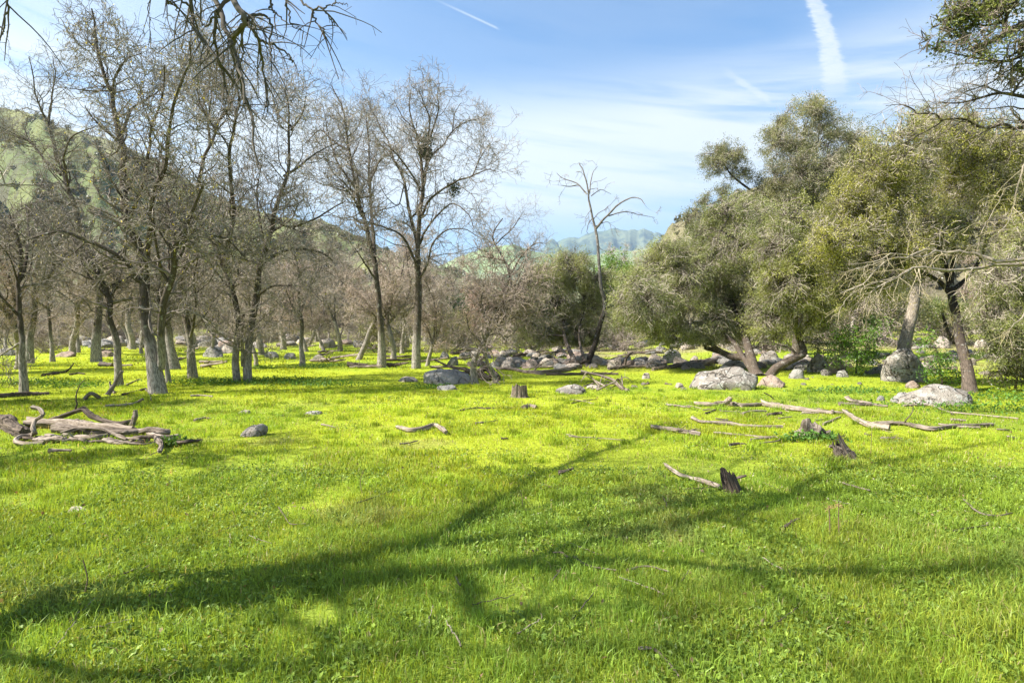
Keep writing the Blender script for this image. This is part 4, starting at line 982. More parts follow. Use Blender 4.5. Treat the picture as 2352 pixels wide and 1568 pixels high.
shrub("shrub", "straggling grey olive bush at the right edge by the dark fallen log", [(2300, 858, 22), (2335, 850, 26), (2370, 860, 30), (2270, 868, 12)], (2330, 893), 14.6, 406, (.10, .10, .045), (.22, .20, .08))

# ------------------------------------------------------------------ rocks
def rock_mesh(seed, size, sub=4, facets=16, flat=.0, rough=.10):
    rng = np.random.default_rng(seed)
    v, t = (ICO4 if sub == 4 else ICO3)
    v = v.copy()
    for i in range(facets):
        n = rng.normal(size=3); n /= np.linalg.norm(n); d = rng.uniform(.60, .90)
        v = v - np.maximum(0, v @ n - d)[:, None] * n * .92
    v = v * (1 + rough * 2.2 * fbm(v[:, 0] * 1.3 + seed, v[:, 1] * 1.3, v[:, 2] * 1.3, seed, 3) + rough * .7 * fbm(v[:, 0] * 5, v[:, 1] * 5 + seed, v[:, 2] * 5, seed, 3))[:, None]
    return v * np.array(size), t
RM = {"g": M_ROCKGREY, "p": M_ROCKPALE, "s": M_ROCKSPOT, "k": M_ROCKPINK}
rock_obs = []
def boulder(label, x0, x1, ytop, ybase, m, seed, name="boulder", deep=.75, shear=0, flatness=1.0, facets=9):
    p = G((x0 + x1) / 2, ybase); d = p[1]
    w = (x1 - x0) / FD * d / 2; h = (ybase - ytop) / FD * d
    size = (w * 1.06, w * deep, h * 1.22)
    v, t = rock_mesh(seed, size, facets=facets)
    if shear: v[:, 0] += shear * v[:, 2]
    v[:, 2] -= h * .14
    # fit the real extent to the wanted width and height
    mx, mn = v[:, 0].max(), v[:, 0].min(); v[:, 0] = (v[:, 0] - (mx + mn) / 2) * (2 * w / (mx - mn)); v[:, 2] *= h / v[:, 2].max()
    c = np.array([p[0] * (d + w * deep * .8) / d, d + w * deep * .8, 0]); c[2] = H(c[0], d)
    mb = MB(); mb.add(v, t=t)
    o = mb.obj(name, RM[m], origin=(0, 0, 0), smooth=True, col=False, tube=False); o.location = c
    tag(o, label, "rock", "boulders of the meadow"); rock_obs.append((c[0], c[1], w))
    return o
boulder("big domed dark grey boulder with lichen in front of the tangled fallen limbs", 970, 1092, 849, 883, "g", 1, shear=-.3, facets=5)
boulder("low grey rock barely out of the grass in front of the domed grey boulder", 1003, 1052, 885, 896, "g", 2)
boulder("low pale rock in the grass left of the domed grey boulder", 912, 962, 865, 877, "p", 3)
boulder("white and grey boulder in the grass beside the brush pile", 1274, 1347, 885, 905, "s", 4, facets=5)
boulder("small pale rock half under the brush pile", 1345, 1376, 884, 895, "p", 5)
boulder("squarish brown block of rock behind the domed grey boulder", 1007, 1032, 807, 825, "g", 6)
boulder("dark tilted block of rock just behind the domed grey boulder", 1026, 1053, 818, 840, "g", 7, shear=.3)
boulder("small grey topped rock right of the crooked grey tree", 1125, 1149, 831, 845, "g", 8)
boulder("pointed tan rock right of the crooked grey tree", 1152, 1171, 829, 847, "p", 9)
boulder("small tan rock beside the pointed tan one", 1171, 1188, 827, 840, "p", 10)
boulder("orange tinted broken rock left of the low round oak", 1194, 1238, 824, 847, "k", 11)
boulder("cream boulder just left of the low round oak's trunk", 1237, 1273, 822, 846, "p", 12)
boulder("cream boulder behind the low round oak's trunk", 1272, 1304, 796, 813, "p", 13)
boulder("pale rock right of the dead tree's charred foot", 1362, 1392, 818, 832, "p", 14)
boulder("pale boulder beside the dark fallen log, behind the brush pile", 1394, 1432, 826, 846, "p", 15)
boulder("white rock at the grass edge just right of the brush pile", 1474, 1494, 856, 870, "p", 16)
boulder("longest boulder, cream with brown lichen speckles, in front of the hollow oak", 1573, 1738, 843, 896, "s", 27, shear=.25, deep=.55, facets=6)
boulder("pink tan boulder touching the right end of the speckled boulder", 1730, 1806, 862, 890, "k", 18, shear=.5)
boulder("small cream stone left of the long speckled boulder", 1549, 1571, 879, 891, "p", 19)
boulder("rounded cream boulder behind the hollow oak stem", 1656, 1718, 826, 848, "p", 20)
boulder("dark shaded boulder behind the speckled boulder", 1640, 1690, 840, 858, "g", 21)
boulder("grey white split boulder between the two evergreen trunks", 1744, 1790, 805, 834, "s", 22)
boulder("large white lichened boulder right of the bending trunk", 1854, 1904, 812, 856, "s", 23)
boulder("brown rock pile right of the white lichened boulder", 1900, 1945, 815, 858, "k", 24)
boulder("rounded grey boulder in the shade in front of the white lichened boulder", 1810, 1848, 848, 870, "g", 25)
boulder("small grey boulder above the rounded shaded one", 1822, 1850, 838, 852, "g", 26)
boulder("black shaded block in the grass left of the patterned boulder", 1920, 1948, 850, 866, "g", 17)
boulder("cream rock on the bank above the long dark log", 1522, 1568, 806, 834, "p", 28)
boulder("cream rock with a dark cleft above the long dark log", 1488, 1522, 813, 836, "p", 29)
boulder("tall patterned black and white boulder under the rough pale trunk", 2022, 2124, 800, 878, "s", 30, facets=8)
boulder("smooth tan stone wedged under the patterned boulder", 2074, 2116, 875, 892, "k", 31)
boulder("broad flat layered rock in front of the forked oak trunk", 2062, 2232, 886, 932, "s", 32, deep=.45, facets=12)
boulder("low grey tongue of rock at the left end of the flat layered rock", 2036, 2110, 903, 926, "g", 33, deep=.6)
boulder("small flat grey stone in the grass left of the flat layered rock", 2014, 2034, 909, 921, "g", 34)
boulder("pink fragment of rock lying before the flat layered rock", 2058, 2104, 914, 929, "k", 35)
boulder("pale rock showing between the two right hand oak stems", 2142, 2180, 772, 800, "p", 36)
boulder("pale rock just right of the forked oak trunk", 2238, 2266, 778, 800, "p", 38)
boulder("pale slab high on the bank right of the forked oak trunk", 2222, 2264, 752, 768, "p", 39)
boulder("grey boulder below the slab rocks behind the two joined trunks", 465, 516, 795, 821, "g", 40)
boulder("grey brown boulder on top of the slab rocks behind the two joined trunks", 456, 500, 777, 796, "g", 41)
boulder("long slanting slab just left of the two joined trunks", 490, 544, 790, 812, "p", 42)
boulder("dark boulder right of the broad straight grey trunk", 224, 264, 806, 820, "k", 43)
boulder("pink tan flat rock left of the broad straight grey trunk", 130, 172, 807, 821, "k", 44)
boulder("dark boulder at the left edge behind the slim tree", -8, 40, 800, 818, "g", 45)
boulder("grey rock right of the joined trunks, nearest to them", 607, 640, 808, 823, "g", 46)
boulder("grey topped rock between the joined trunks and the small straight oak", 652, 684, 810, 825, "g", 47)
boulder("white rock right of the small straight oak", 719, 747, 814, 826, "p", 48)
boulder("flat pale stone flush with the grass below the slender oak", 549, 576, 943, 951, "p", 49)
boulder("grey cracked stone with dry grass in the open meadow", 546, 612, 976, 1003, "s", 50, facets=6, shear=.6)
boulder("flat brown stone flush with the grass right of the cracked grey stone", 696, 744, 946, 953, "g", 51)
boulder("pale flat stone in the near left meadow", 155, 205, 1174, 1186, "p", 52)
# the boulder field: copies of ten shapes
rng = np.random.default_rng(8)
RK = []
for i in range(10):
    v, t = rock_mesh(500 + i, (1, rng.uniform(.7, 1.0), rng.uniform(.45, .8)), sub=3, facets=10, rough=.12); mb = MB(); mb.add(v, t=t)
    RK.append(mb.mesh("rock", [M_ROCKPALE, M_ROCKPALE, M_ROCKGREY, M_ROCKSPOT, M_ROCKPINK][i % 5], smooth=True, col=False, tube=False))
def zone(n, xa, xb, ya, yb, smin, smax, label, group, palek=None):
    c = 0; tr = 0
    while c < n and tr < 5000:
        tr += 1
        dx, dy = rng.uniform(xa, xb), ya + (yb - ya) * rng.random() ** .8
        if fbm(dx / 60, dy / 14, 0, 91, 2) < -.12: continue
        p = G(dx, dy); s = rng.uniform(smin, smax) ** 1.0 * (.6 + .5 * min(2, p[1] / 30))
        if any((p[0] - a) ** 2 + (p[1] - b) ** 2 < (w + s * .3) ** 2 for a, b, w in rock_obs): continue
        o = bpy.data.objects.new("rock", RK[rng.integers(0, 10)]); COL.objects.link(o)
        o.location = [float(q) for q in p + [0, 0, s * .12]]; o.rotation_euler = (rng.uniform(-.3, .3), rng.uniform(-.3, .3), rng.uniform(0, 6.28)); o.scale = (s, s * rng.uniform(.7, 1.1), s * rng.uniform(.6, 1.1))
        tag(o, label, "rock", group); rock_obs.append((p[0], p[1], s * .5)); c += 1
zone(100, 1060, 1720, 783, 842, .16, .50, "pale rock of the boulder field behind the fallen logs", "rocks of the boulder field")
zone(70, 1380, 1860, 780, 836, .2, .55, "pale rock on the bank under the spreading oak", "rocks under the spreading oak")
zone(34, 560, 1120, 778, 802, .25, .75, "grey rock among the far bare oaks", "rocks among the far oaks")
zone(34, 120, 560, 778, 800, .3, .9, "pale rock below the far oaks at the left", "rocks below the left wood")
zone(80, 1140, 1900, 818, 850, .20, .50, "pale boulder fragment strewn between the logs and the evergreen oaks", "rocks between the logs and the oaks")
zone(50, 1840, 2360, 775, 862, .14, .42, "pale rock on the bank behind the right hand oaks", "rocks on the right bank")
zone(18, 1400, 2000, 865, 900, .05, .13, "small stone at the edge of the grass before the boulders", "small stones at the grass edge")

# ------------------------------------------------------------------ fallen wood
def log(label, pts, r0, r1, seed, mat=None, raised=None, name="fallen_branch", cat="log", group="fallen wood", tint=1.0, twigs=0, rough=.34, ridge=.5, lift=.66, sides=20, n=64, bend=.05):
    """pts: (x, y) where it lies on the grass, or (x, y, yb) for a raised point that stands above the grass seen at yb"""
    rng = np.random.default_rng(seed); P = []; r0 *= .9; r1 *= .9
    for k, q in enumerate(pts):
        if len(q) == 3:
            d = GD(q[0], q[2]); P.append(W(q[0], q[1], d))
        else:
            p = G(*q); rr = r0 + (r1 - r0) * k / max(1, len(pts) - 1); P.append(p + [0, rr * .5, rr * (2 * lift - .5) + .028 * float(sstep(14, 6, p[1]))])
    l = smooth_line(P, n); R = (r0 + (r1 - r0) * np.linspace(0, 1, n)) * (1 + .18 * fbm(np.linspace(0, 1, n) * 9, seed, 0, seed, 3))
    ln = np.linalg.norm(l[-1] - l[0])
    l = l + bend * r0 * 4 * np.stack([fbm(np.linspace(0, 1, n) * 8, k + seed, 0, seed, 3) for k in range(3)], -1) * [1, 1, .6]
    mb = MB(); o0 = l[0].copy(); o0[2] -= r0
    tn = np.array([.86, .85, .84]) * tint
    tubes(mb, l, R, sides, tn, rough=rough, cap=True, seed=seed, ridge=ridge)
    if r0 > .022:
        for s_ in range(2 if r0 < .05 else 4):     # split strands, peeling along the side
            a = rng.integers(0, n // 2); b = min(n, a + rng.integers(n // 4, n // 2 + 2)); th = rng.uniform(0, 2 * pi)
            sg = l[a:b] + np.array([.3 * cos(th), .8 * cos(th), abs(sin(th))]) * (R[a:b] * .75)[:, None] + .12 * r0 * rng.normal(size=(b - a, 3))
            tubes(mb, sg, R[a:b] * np.sin(np.linspace(.15, pi - .1, b - a)) * rng.uniform(.35, .6), 8, tn * rng.uniform(.7, 1.15), rough=.3, seed=seed + s_, ridge=.4)
    if twigs:
        C, CR = spawn(rng, l[None], R[None], twigs, .15, 1, ln * .28, 45, 10, .16, .03, rr=.45, rtip=.3); 
        for c, cr in zip(C, CR): c[:, 2] = np.maximum(c[:, 2], H(c[:, 0], c[:, 1]) + cr * .6)
        tubes(mb, C, CR, 7, tn, rough=.1)
    ob = mb.obj(name, mat or M_WOOD, None, o0, smooth=True)
    tag(ob, label, cat, group); return ob
PW, DW = M_WOODPALE, M_WOODDARK
log("S shaped bleached branch standing up at the left end of the driftwood heap", [(72, 934, 1010), (92, 940, 1011), (98, 953, 1012), (82, 964, 1013), (76, 980, 1014), (79, 994, 1015), (70, 1008), (43, 1014), (34, 1024), (55, 1029), (98, 1028)], .024, .034, 1, PW)
log("thick dark log end at the left edge of the driftwood heap", [(-40, 980), (0, 984), (30, 994), (52, 1004)], .15, .10, 2, DW, lift=.35)
log("main grey trunk lying along the driftwood heap", [(58, 984), (133, 986), (193, 991), (250, 997), (306, 1002)], .090, .062, 3, PW, ridge=.5, rough=.3)
log("second split grey trunk lying against the main one in the driftwood heap", [(120, 994), (190, 1000), (240, 1004), (300, 1003), (345, 998)], .068, .045, 4, None, ridge=.5, rough=.3)
log("dark arched branch bridging over the driftwood heap", [(113, 972), (150, 953, 975), (180, 942, 975), (193, 940, 975), (213, 956, 976), (240, 966, 977), (277, 974, 980), (300, 976)], .040, .045, 5, DW, twigs=2)
log("upright broken stub at the right end of the arched branch", [(298, 984), (304, 975, 983), (311, 958, 983), (312, 941, 983)], .05, .035, 6, None, ridge=.4)
log("long log pointing right out of the driftwood heap", [(285, 1001), (320, 990, 1001), (347, 986, 1003), (372, 992, 1005), (389, 993, 1004)], .035, .045, 7)
log("bleached wavy log along the front of the driftwood heap", [(173, 1011), (213, 1013), (262, 1006), (300, 1001), (333, 1002), (373, 1014), (413, 1010)], .03, .028, 8, PW, ridge=.5, twigs=2)
log("short forked leg of wood at the front right of the driftwood heap", [(352, 1012), (364, 1012, 1030), (371, 1022, 1036), (368, 1034, 1044), (366, 1046)], .035, .025, 9)
log("dark curved piece at the right tip of the driftwood heap", [(403, 1028), (418, 1016, 1028), (436, 1013, 1028), (463, 1018)], .032, .018, 10, DW)
log("thin flat stick lying in front of the driftwood heap", [(110, 1042), (163, 1042)], .022, .014, 11, None)
log("second curled branch in the middle of the driftwood heap", [(140, 1003), (180, 984, 1003), (230, 984, 1006), (262, 996, 1010), (290, 1016)], .03, .02, 12, None, twigs=2)
log("dark rotting log lying at the foot of the slim tree at the left edge", [(-10, 914), (60, 910), (112, 907)], .06, .045, 13, DW, ridge=.3)
log("upright forked dead branch in front of the dark bare oak", [(247, 910), (257, 893, 909), (270, 872, 909), (281, 852, 909)], .05, .03, 14, PW, twigs=0)
log("short side stub of the upright forked dead branch", [(262, 905), (254, 885, 905), (252, 875, 905)], .03, .02, 15, PW)
log("brown hump of rotten wood left of the upright forked branch", [(193, 919), (204, 906, 919), (213, 904, 919), (226, 916)], .045, .04, 16, None, lift=.4)
log("dark thin log in the grass left of the thick swollen trunk", [(280, 909), (310, 902), (334, 894)], .035, .025, 17, DW)
log("short bent stick leaning left of the thick swollen trunk", [(333, 895), (342, 905), (347, 921)], .022, .018, 18)
log("pale branch with a raised tip below the thick swollen trunk", [(242, 935), (280, 934), (312, 929), (322, 920, 928), (329, 916, 928)], .026, .022, 19, PW)
log("pale twiggy stick left of the thick swollen trunk", [(289, 886), (305, 878), (321, 872)], .022, .015, 20, PW, twigs=3)
log("dark branch with a twig rising from it in the left meadow", [(95, 865), (125, 860), (148, 856), (160, 846, 856), (170, 833, 856)], .05, .014, 21, DW, twigs=2)
log("short dark branch right of the one with a rising twig", [(160, 862), (178, 859), (195, 860)], .035, .02, 22, DW, twigs=1)
log("short pale log flat in the grass below the slender oak", [(437, 912), (462, 911), (488, 912)], .026, .02, 23, PW)
log("bent driftwood log alone in the sunny grass", [(912, 988), (939, 995), (970, 993), (988, 986), (1003, 985), (1023, 1001)], .032, .036, 24, PW, ridge=.3)
log("thin dark stick lying straight in the sunny grass left of the curled wood", [(1052, 945), (1092, 940), (1120, 940), (1180, 940)], .013, .013, 25, DW, twigs=2)
log("short thick curled piece of wood in the sunny grass", [(1202, 941), (1215, 937), (1232, 941)], .045, .03, 26, None)
log("long thin pale stick in the middle meadow", [(1306, 1007), (1372, 1011), (1446, 1016)], .009, .006, 27, PW, sides=8)
log("arching dark limb rising to the left behind the domed boulder", [(998, 826, 866), (1032, 841, 868), (1072, 849, 870), (1097, 861, 873), (1128, 874)], .03, .09, 28, DW, twigs=5)
log("lower dark limb spreading left behind the domed boulder", [(987, 841, 866), (1042, 854, 868), (1082, 856, 868), (1117, 862, 870)], .025, .07, 29, DW, twigs=4)
log("dark hollow root arch behind the crooked grey tree", [(1095, 869), (1108, 848, 870), (1122, 848, 871), (1134, 862, 873), (1142, 876)], .10, .12, 30, DW, ridge=.4)
log("long grey log lying from the crooked tree towards the low round oak", [(1139, 850), (1177, 851), (1214, 858), (1264, 858), (1302, 853), (1334, 846)], .06, .09, 31, None, twigs=5)
log("second long log lying just in front of the first, under the low round oak", [(1255, 862), (1347, 861), (1420, 861)], .05, .05, 32, DW, twigs=4)
log("dark thick log lying right of the dead tree's foot", [(1398, 850), (1440, 846), (1490, 845), (1530, 841)], .07, .10, 33, None, ridge=.35)
log("reddish brown split trunk ending in a dark hollow near the speckled boulder", [(1500, 852), (1550, 846), (1590, 842), (1620, 838), (1646, 834)], .08, .17, 34, M_WOOD, ridge=.45)
log("upright dark broken snag on top of the thick dark log", [(1436, 846), (1438, 825, 846), (1444, 815, 846), (1455, 808, 846)], .06, .03, 35, DW)
rr = np.random.default_rng(44)
for i in range(13):
    x = rr.uniform(1345, 1430); y = rr.uniform(884, 898); a = rr.uniform(0, pi); L = rr.uniform(18, 52)
    hgt = rr.uniform(2, 34)
    log("tangled dead stick in the brush pile beside the white and grey boulder", [(x - L * cos(a), y + 2), (x, y - hgt * .7, y), (x + L * .6 * cos(a), y - hgt, y), (x + L * cos(a), y - hgt * .6, y)], rr.uniform(.012, .03), .008, 60 + i, [None, PW, DW][i % 3], group="sticks of the brush pile", twigs=2, sides=8)
log("thick bent grey limb on top of the brush pile", [(1334, 852, 888), (1380, 862, 890), (1408, 872, 892), (1425, 888, 894), (1444, 901)], .03, .04, 80, None, twigs=3)
for lb, p, a, b, s, m, tw in (
    ("pale log with a raised sawn end at the upper right of the meadow", [(1598, 930), (1625, 934), (1650, 934), (1668, 924, 934), (1678, 914, 934)], .045, .055, 36, PW, 1),
    ("pink grey log lying just right of the raised sawn end", [(1662, 930), (1710, 935), (1783, 932)], .05, .04, 37, PW, 1),
    ("long splintered log running down to the right across the upper meadow", [(1755, 934), (1790, 940), (1820, 944), (1878, 950), (1941, 953)], .07, .03, 38, PW, 2),
    ("short branch with an upturned tip joined to the long splintered log", [(1878, 945), (1900, 951), (1910, 948, 952), (1913, 941, 952)], .03, .022, 39, PW, 0),
    ("hollow ended log lying below the flat layered rock", [(1928, 932), (1965, 932), (2003, 933), (2040, 936)], .045, .025, 40, None, 1),
    ("short bleached log crossing the hollow ended log", [(1944, 913, 924), (1955, 920, 926), (1977, 927), (2004, 929)], .05, .03, 41, PW, 0),
    ("curved bleached branch in the middle right meadow", [(1590, 965), (1614, 973), (1673, 978), (1728, 985), (1799, 985)], .030, .024, 42, PW, 0),
    ("grey log with a stub at the left end of a long thin branch", [(1497, 987), (1545, 993), (1580, 1001), (1610, 1004)], .036, .028, 43, None, 1),
    ("long thin pale branch curling forward at its right end", [(1640, 1000), (1700, 1004), (1750, 1008), (1785, 1010), (1788, 1018), (1760, 1023), (1744, 1024)], .017, .010, 44, PW, 0),
    ("forked bleached limb slanting down the right meadow", [(1939, 943, 953), (1959, 963), (1980, 976), (2003, 985), (2045, 991)], .035, .045, 45, PW, 3),
    ("long grey limb across the right meadow", [(2018, 980), (2076, 978), (2110, 986), (2142, 992), (2186, 985), (2230, 983), (2282, 981)], .034, .026, 46, None, 1),
    ("straight pale pole beside the long grey limb", [(2155, 979), (2200, 984), (2252, 988)], .018, .022, 47, PW, 0),
    ("winding thin branch from the flat layered rock to the right edge", [(2076, 934), (2120, 933), (2145, 935), (2179, 948), (2215, 954), (2252, 957), (2340, 965)], .026, .018, 48, PW, 2),
    ("small slanting stick right of the rotten stump mound", [(1889, 978), (1930, 960)], .018, .014, 49, PW, 0),
    ("peeling pale branch lying in the near right meadow", [(1528, 1076), (1563, 1102), (1600, 1109), (1655, 1130)], .020, .018, 50, PW, 1),
    ("pale curved bark strip above the rotten stump mound", [(1704, 955), (1730, 949), (1761, 947)], .026, .02, 51, PW, 0),
    ("short pale log near the right end of the meadow", [(2184, 969), (2221, 971)], .028, .024, 52, PW, 0),
    ("little dark stick below the raised sawn end", [(1620, 952), (1647, 943)], .018, .012, 53, DW, 0),
    ("little dark log above the rotten stump mound", [(1763, 956), (1790, 953), (1794, 947, 955)], .025, .02, 54, DW, 0),
    ("black stick leaning over the logs at the upper right", [(1755, 901, 918), (1768, 908, 918), (1779, 918)], .012, .010, 55, DW, 0),
    ("flat broken pale wood left of the raised sawn end", [(1529, 934), (1550, 935), (1586, 938)], .035, .012, 56, PW, 0),
    ("pale twig in the grass behind the two dry stalks", [(1930, 1117), (1960, 1124), (1999, 1134)], .010, .008, 57, PW, 0),
    ("small brown broken chunk of wood where the long shadow starts", [(1283, 1098), (1300, 1094), (1316, 1084)], .022, .012, 58, DW, 1),
    ("thin forked twig lying in the lower middle grass, left piece", [(1270, 1282), (1290, 1285), (1303, 1290), (1306, 1297)], .006, .005, 91, None, 1),
    ("long curved twig lying in the lower middle grass", [(1318, 1292), (1351, 1310), (1416, 1326)], .007, .005, 92, None, 0),
    ("bowed twig right of the long curved twig", [(1438, 1328), (1486, 1320), (1538, 1326)], .007, .005, 93, None, 0),
    ("brown stick at the bottom edge of the grass", [(1466, 1508), (1500, 1516), (1526, 1528), (1561, 1572)], .010, .006, 94, None, 1),
    ("thin dark twig at the right in the near grass", [(2190, 1228), (2230, 1224), (2275, 1220)], .006, .005, 95, DW, 0),
    ("white stick poking up from the shaded near grass", [(1060, 1362), (1055, 1342, 1362), (1046, 1322, 1362)], .006, .004, 96, PW, 0),
    ("thin curved twig in the left middle grass", [(640, 1178), (652, 1195), (668, 1212), (702, 1214)], .006, .005, 97, None, 1),
    ("grey broken twig at the right edge of the near grass", [(2215, 1160), (2250, 1190), (2290, 1196), (2325, 1188)], .010, .006, 98, None, 1),
    ("shaded brown stick under the two dry stalks", [(1800, 1222), (1820, 1212), (1835, 1206)], .014, .008, 99, DW, 0),
    ("thin fallen twig left of the bare shadow streak", [(820, 1165), (870, 1150), (910, 1132)], .007, .004, 85, DW, 0)):
    log(lb, p, a, b, s, m, twigs=tw, group="fallen wood", sides=10 if a < .02 else 16, bend=.12)
for i in range(14):
    x = rr.uniform(90, 390); y = rr.uniform(984, 1022); L = rr.uniform(22, 62); h_ = rr.uniform(0, 14)
    log("short weathered piece of wood lying loose in the driftwood heap", [(x - L, y + rr.uniform(-3, 3)), (x - L * .2, y - h_, y + 2), (x + L * .4, y - h_ * .6, y + 2), (x + L, y + rr.uniform(-5, 5))], rr.uniform(.016, .042), rr.uniform(.008, .022), 800 + i, [None, PW, DW, PW][i % 4], group="loose pieces of the driftwood heap", twigs=1, sides=10, bend=.2)
for i in range(34):
    x = rr.uniform(1480, 2330) if i < 26 else rr.uniform(420, 1400); y = rr.uniform(922, 1030); L = rr.uniform(8, 30); a = rr.uniform(-.25, .25)
    log("small pale stick among the fallen branches of the meadow", [(x - L, y - L * a), (x, y + rr.uniform(-2, 1)), (x + L, y + L * a)], rr.uniform(.010, .022), rr.uniform(.006, .012), 850 + i, [PW, PW, None, DW][i % 4], group="small sticks of the meadow", twigs=1, sides=8, n=24, bend=.2)
# far deadfall, hard to tell apart
for i in range(60):
    x = rr.choice([rr.uniform(700, 1010), rr.uniform(1000, 1560), rr.uniform(1180, 1620), rr.uniform(200, 520), rr.uniform(1900, 2330)]); y = rr.uniform(796, 846); L = rr.uniform(14, 46); u = rr.uniform(0, 14)
    log("grey fallen limb among the trees and rocks beyond the grass", [(x - L, y + 1), (x, y - u * .5, y + 1), (x + L, y - u, y + 2)], rr.uniform(.05, .12), .03, 700 + i, [DW, None, PW][i % 3], group="deadfall beyond the meadow", twigs=5, sides=8, n=20, cat="log")

# stumps
def stump(label, x0, x1, ytop, ybase, seed, mat, lean=0.0, jag=.35, taper=.15, name="tree_stump", nn=44):
    rng = np.random.default_rng(seed); p = G((x0 + x1) / 2, ybase); d = p[1]
    w = (x1 - x0) / FD * d / 2; h = (ybase - ytop) / FD * d
    N = 18; ph = np.arange(nn) / nn * 2 * pi
    top = h * (1 - jag * (.5 + .5 * noise3(np.cos(ph) * 2.2 + seed, np.sin(ph) * 2.2, 0, seed)) - jag * .3 * rng.random(nn))
    top *= h / top.max()
    r = w * (1 + .10 * noise3(np.cos(ph) * 5, np.sin(ph) * 5, 0, seed + 1) + .06 * rng.normal(size=nn))
    u = np.linspace(0, 1, N)[:, None]
    z = u * top[None] - .05 * (u == 0)
    rr_ = r[None] * (1 - taper * (z / h) + .22 * np.exp(-z / (h * .12)) * .6) * (1 + .03 * noise3(ph[None] * 5, z * 9, 0, seed))
    x = rr_ * np.cos(ph) + lean * z; y = rr_ * .8 * np.sin(ph)
    V = np.stack([x, y, z], -1).reshape(-1, 3); U = np.stack([rr_ * np.cos(ph), rr_ * np.sin(ph), z], -1).reshape(-1, 3)
    i = np.arange(N - 1)[:, None] * nn + np.arange(nn)[None]; j = np.arange(N - 1)[:, None] * nn + (np.arange(nn)[None] + 1) % nn
    q = np.stack([i, j, j + nn, i + nn], -1).reshape(-1, 4)
    mb = MB(); mb.add(V, q, u=U, c=(.72, .70, .70))
    # hollow inside
    Vi = np.stack([x[-1] * .72 + lean * 0, y[-1] * .72, np.maximum(z[-1] * .45, h * .25)], -1)
    mb.add(np.vstack([V.reshape(N, nn, 3)[-1], Vi, [[lean * h * .4, 0, h * .3]]]),
           q=[(k, (k + 1) % nn, nn + (k + 1) % nn, nn + k) for k in range(nn)], t=[(nn + k, nn + (k + 1) % nn, 2 * nn) for k in range(nn)], c=(.5, .5, .5), u=np.vstack([U[-nn:], Vi, [[0, 0, 0]]]))
    o = mb.obj(name, mat, smooth=False); o.location = [p[0], p[1] + w * .8, float(H(p[0], p[1]))]
    tag(o, label, "stump"); return o
stump("jagged upright hollow tree stump alone in the sunny meadow", 1175, 1212, 880, 914, 5, M_WOOD, jag=.4)
stump("pointed leaning stump of splintered grey wood in the right meadow", 1930, 1976, 996, 1056, 6, M_WOOD, lean=-.45, jag=.85, taper=.55)
log("short root pointing left from the leaning pointed stump", [(1906, 1024, 1050), (1922, 1028, 1050), (1945, 1036, 1052)], .02, .03, 601, M_WOOD, name="broken_root")
stump("small dark splintered stump near the peeling pale branch", 1670, 1710, 1080, 1136, 7, M_WOODDARK, lean=-.35, jag=.8, taper=.2)
log("dark splinter sticking out of the small splintered stump", [(1690, 1098, 1125), (1705, 1094, 1124), (1714, 1092, 1124)], .016, .010, 602, DW, name="splinter")
mnd = boulder("crumbling brown mound of a rotten stump with weeds at its foot", 1814, 1900, 963, 1010, "k", 60, name="rotten_stump", facets=14)
mnd["category"] = "stump"; mnd["group"] = "stumps"; mnd.data.materials[0] = M_WOOD
me = mnd.data; a = me.attributes.new("tint", 'FLOAT_COLOR', 'POINT'); a.data.foreach_set("color", np.full(len(me.vertices) * 4, .75, np.float32))
co = np.zeros(len(me.vertices) * 3, np.float32); me.vertices.foreach_get("co", co); co = co.reshape(-1, 3)
co += .10 * np.stack([noise3(co[:, 0] * 11, co[:, 1] * 11, co[:, 2] * 11, 60 + k) for k in range(3)], -1); me.vertices.foreach_set("co", co.ravel().astype(np.float32))
a = me.attributes.new("tube", 'FLOAT_VECTOR', 'POINT'); a.data.foreach_set("vector", (co * [.5, .5, .5]).ravel().astype(np.float32))

# dry stalks with seed heads
def stalk(label, xb, yb, yt, seed, head=True, r=.004):
    rng = np.random.default_rng(seed); p = G(xb, yb); t = W(xb + rng.uniform(-3, 3), yt, p[1]); mb = MB()
    l = smooth_line([p, (p + t) / 2 + rng.normal(size=3) * .01, t], 12); tubes(mb, l, np.linspace(r * 1.4, r, 12), 6, (.17, .12, .07))
    if head:
        n = 22; d = rng.normal(size=(n, 3)); d[:, 2] = np.abs(d[:, 2]) + .2
        C = walk(rng, np.repeat(l[-2:-1], n, 0), d, np.full(n, .032), 5, .2, -.1); tubes(mb, C, np.full((n, 5), .0012), 3, (.42, .30, .13))
        leaves(mb, rng, C[:, -1], .012, .008, np.array([.30, .20, .08]), .006)
    o = mb.obj("dry_stalk", M_TWIG, None, p, tube=False); tag(o, label, "dry stalk", "dry stalks")
stalk("left one of two dry stalks with brown seed heads in the near right grass", 1904, 1237, 1160, 1)
stalk("right one of two dry stalks with brown seed heads in the near right grass", 1928, 1238, 1154, 2)
for i, (x, yb, yt, lb) in enumerate(((2000, 1050, 985, "thin bare stalk right of the leaning pointed stump"), (193, 1370, 1285, "thin green brown stalk in the shaded lower left grass"),
        (1198, 1175, 1130, "short dry stalk in the middle of the meadow"), (833, 1140, 1080, "thin dry stalk left of the meadow's middle"), (1010, 990, 965, "short dry stalk by the bent driftwood log"), (900, 872, 845, "thin dry stalk left of the low pale rock"))):
    stalk(lb, x, yb, yt, 10 + i, False, .003)

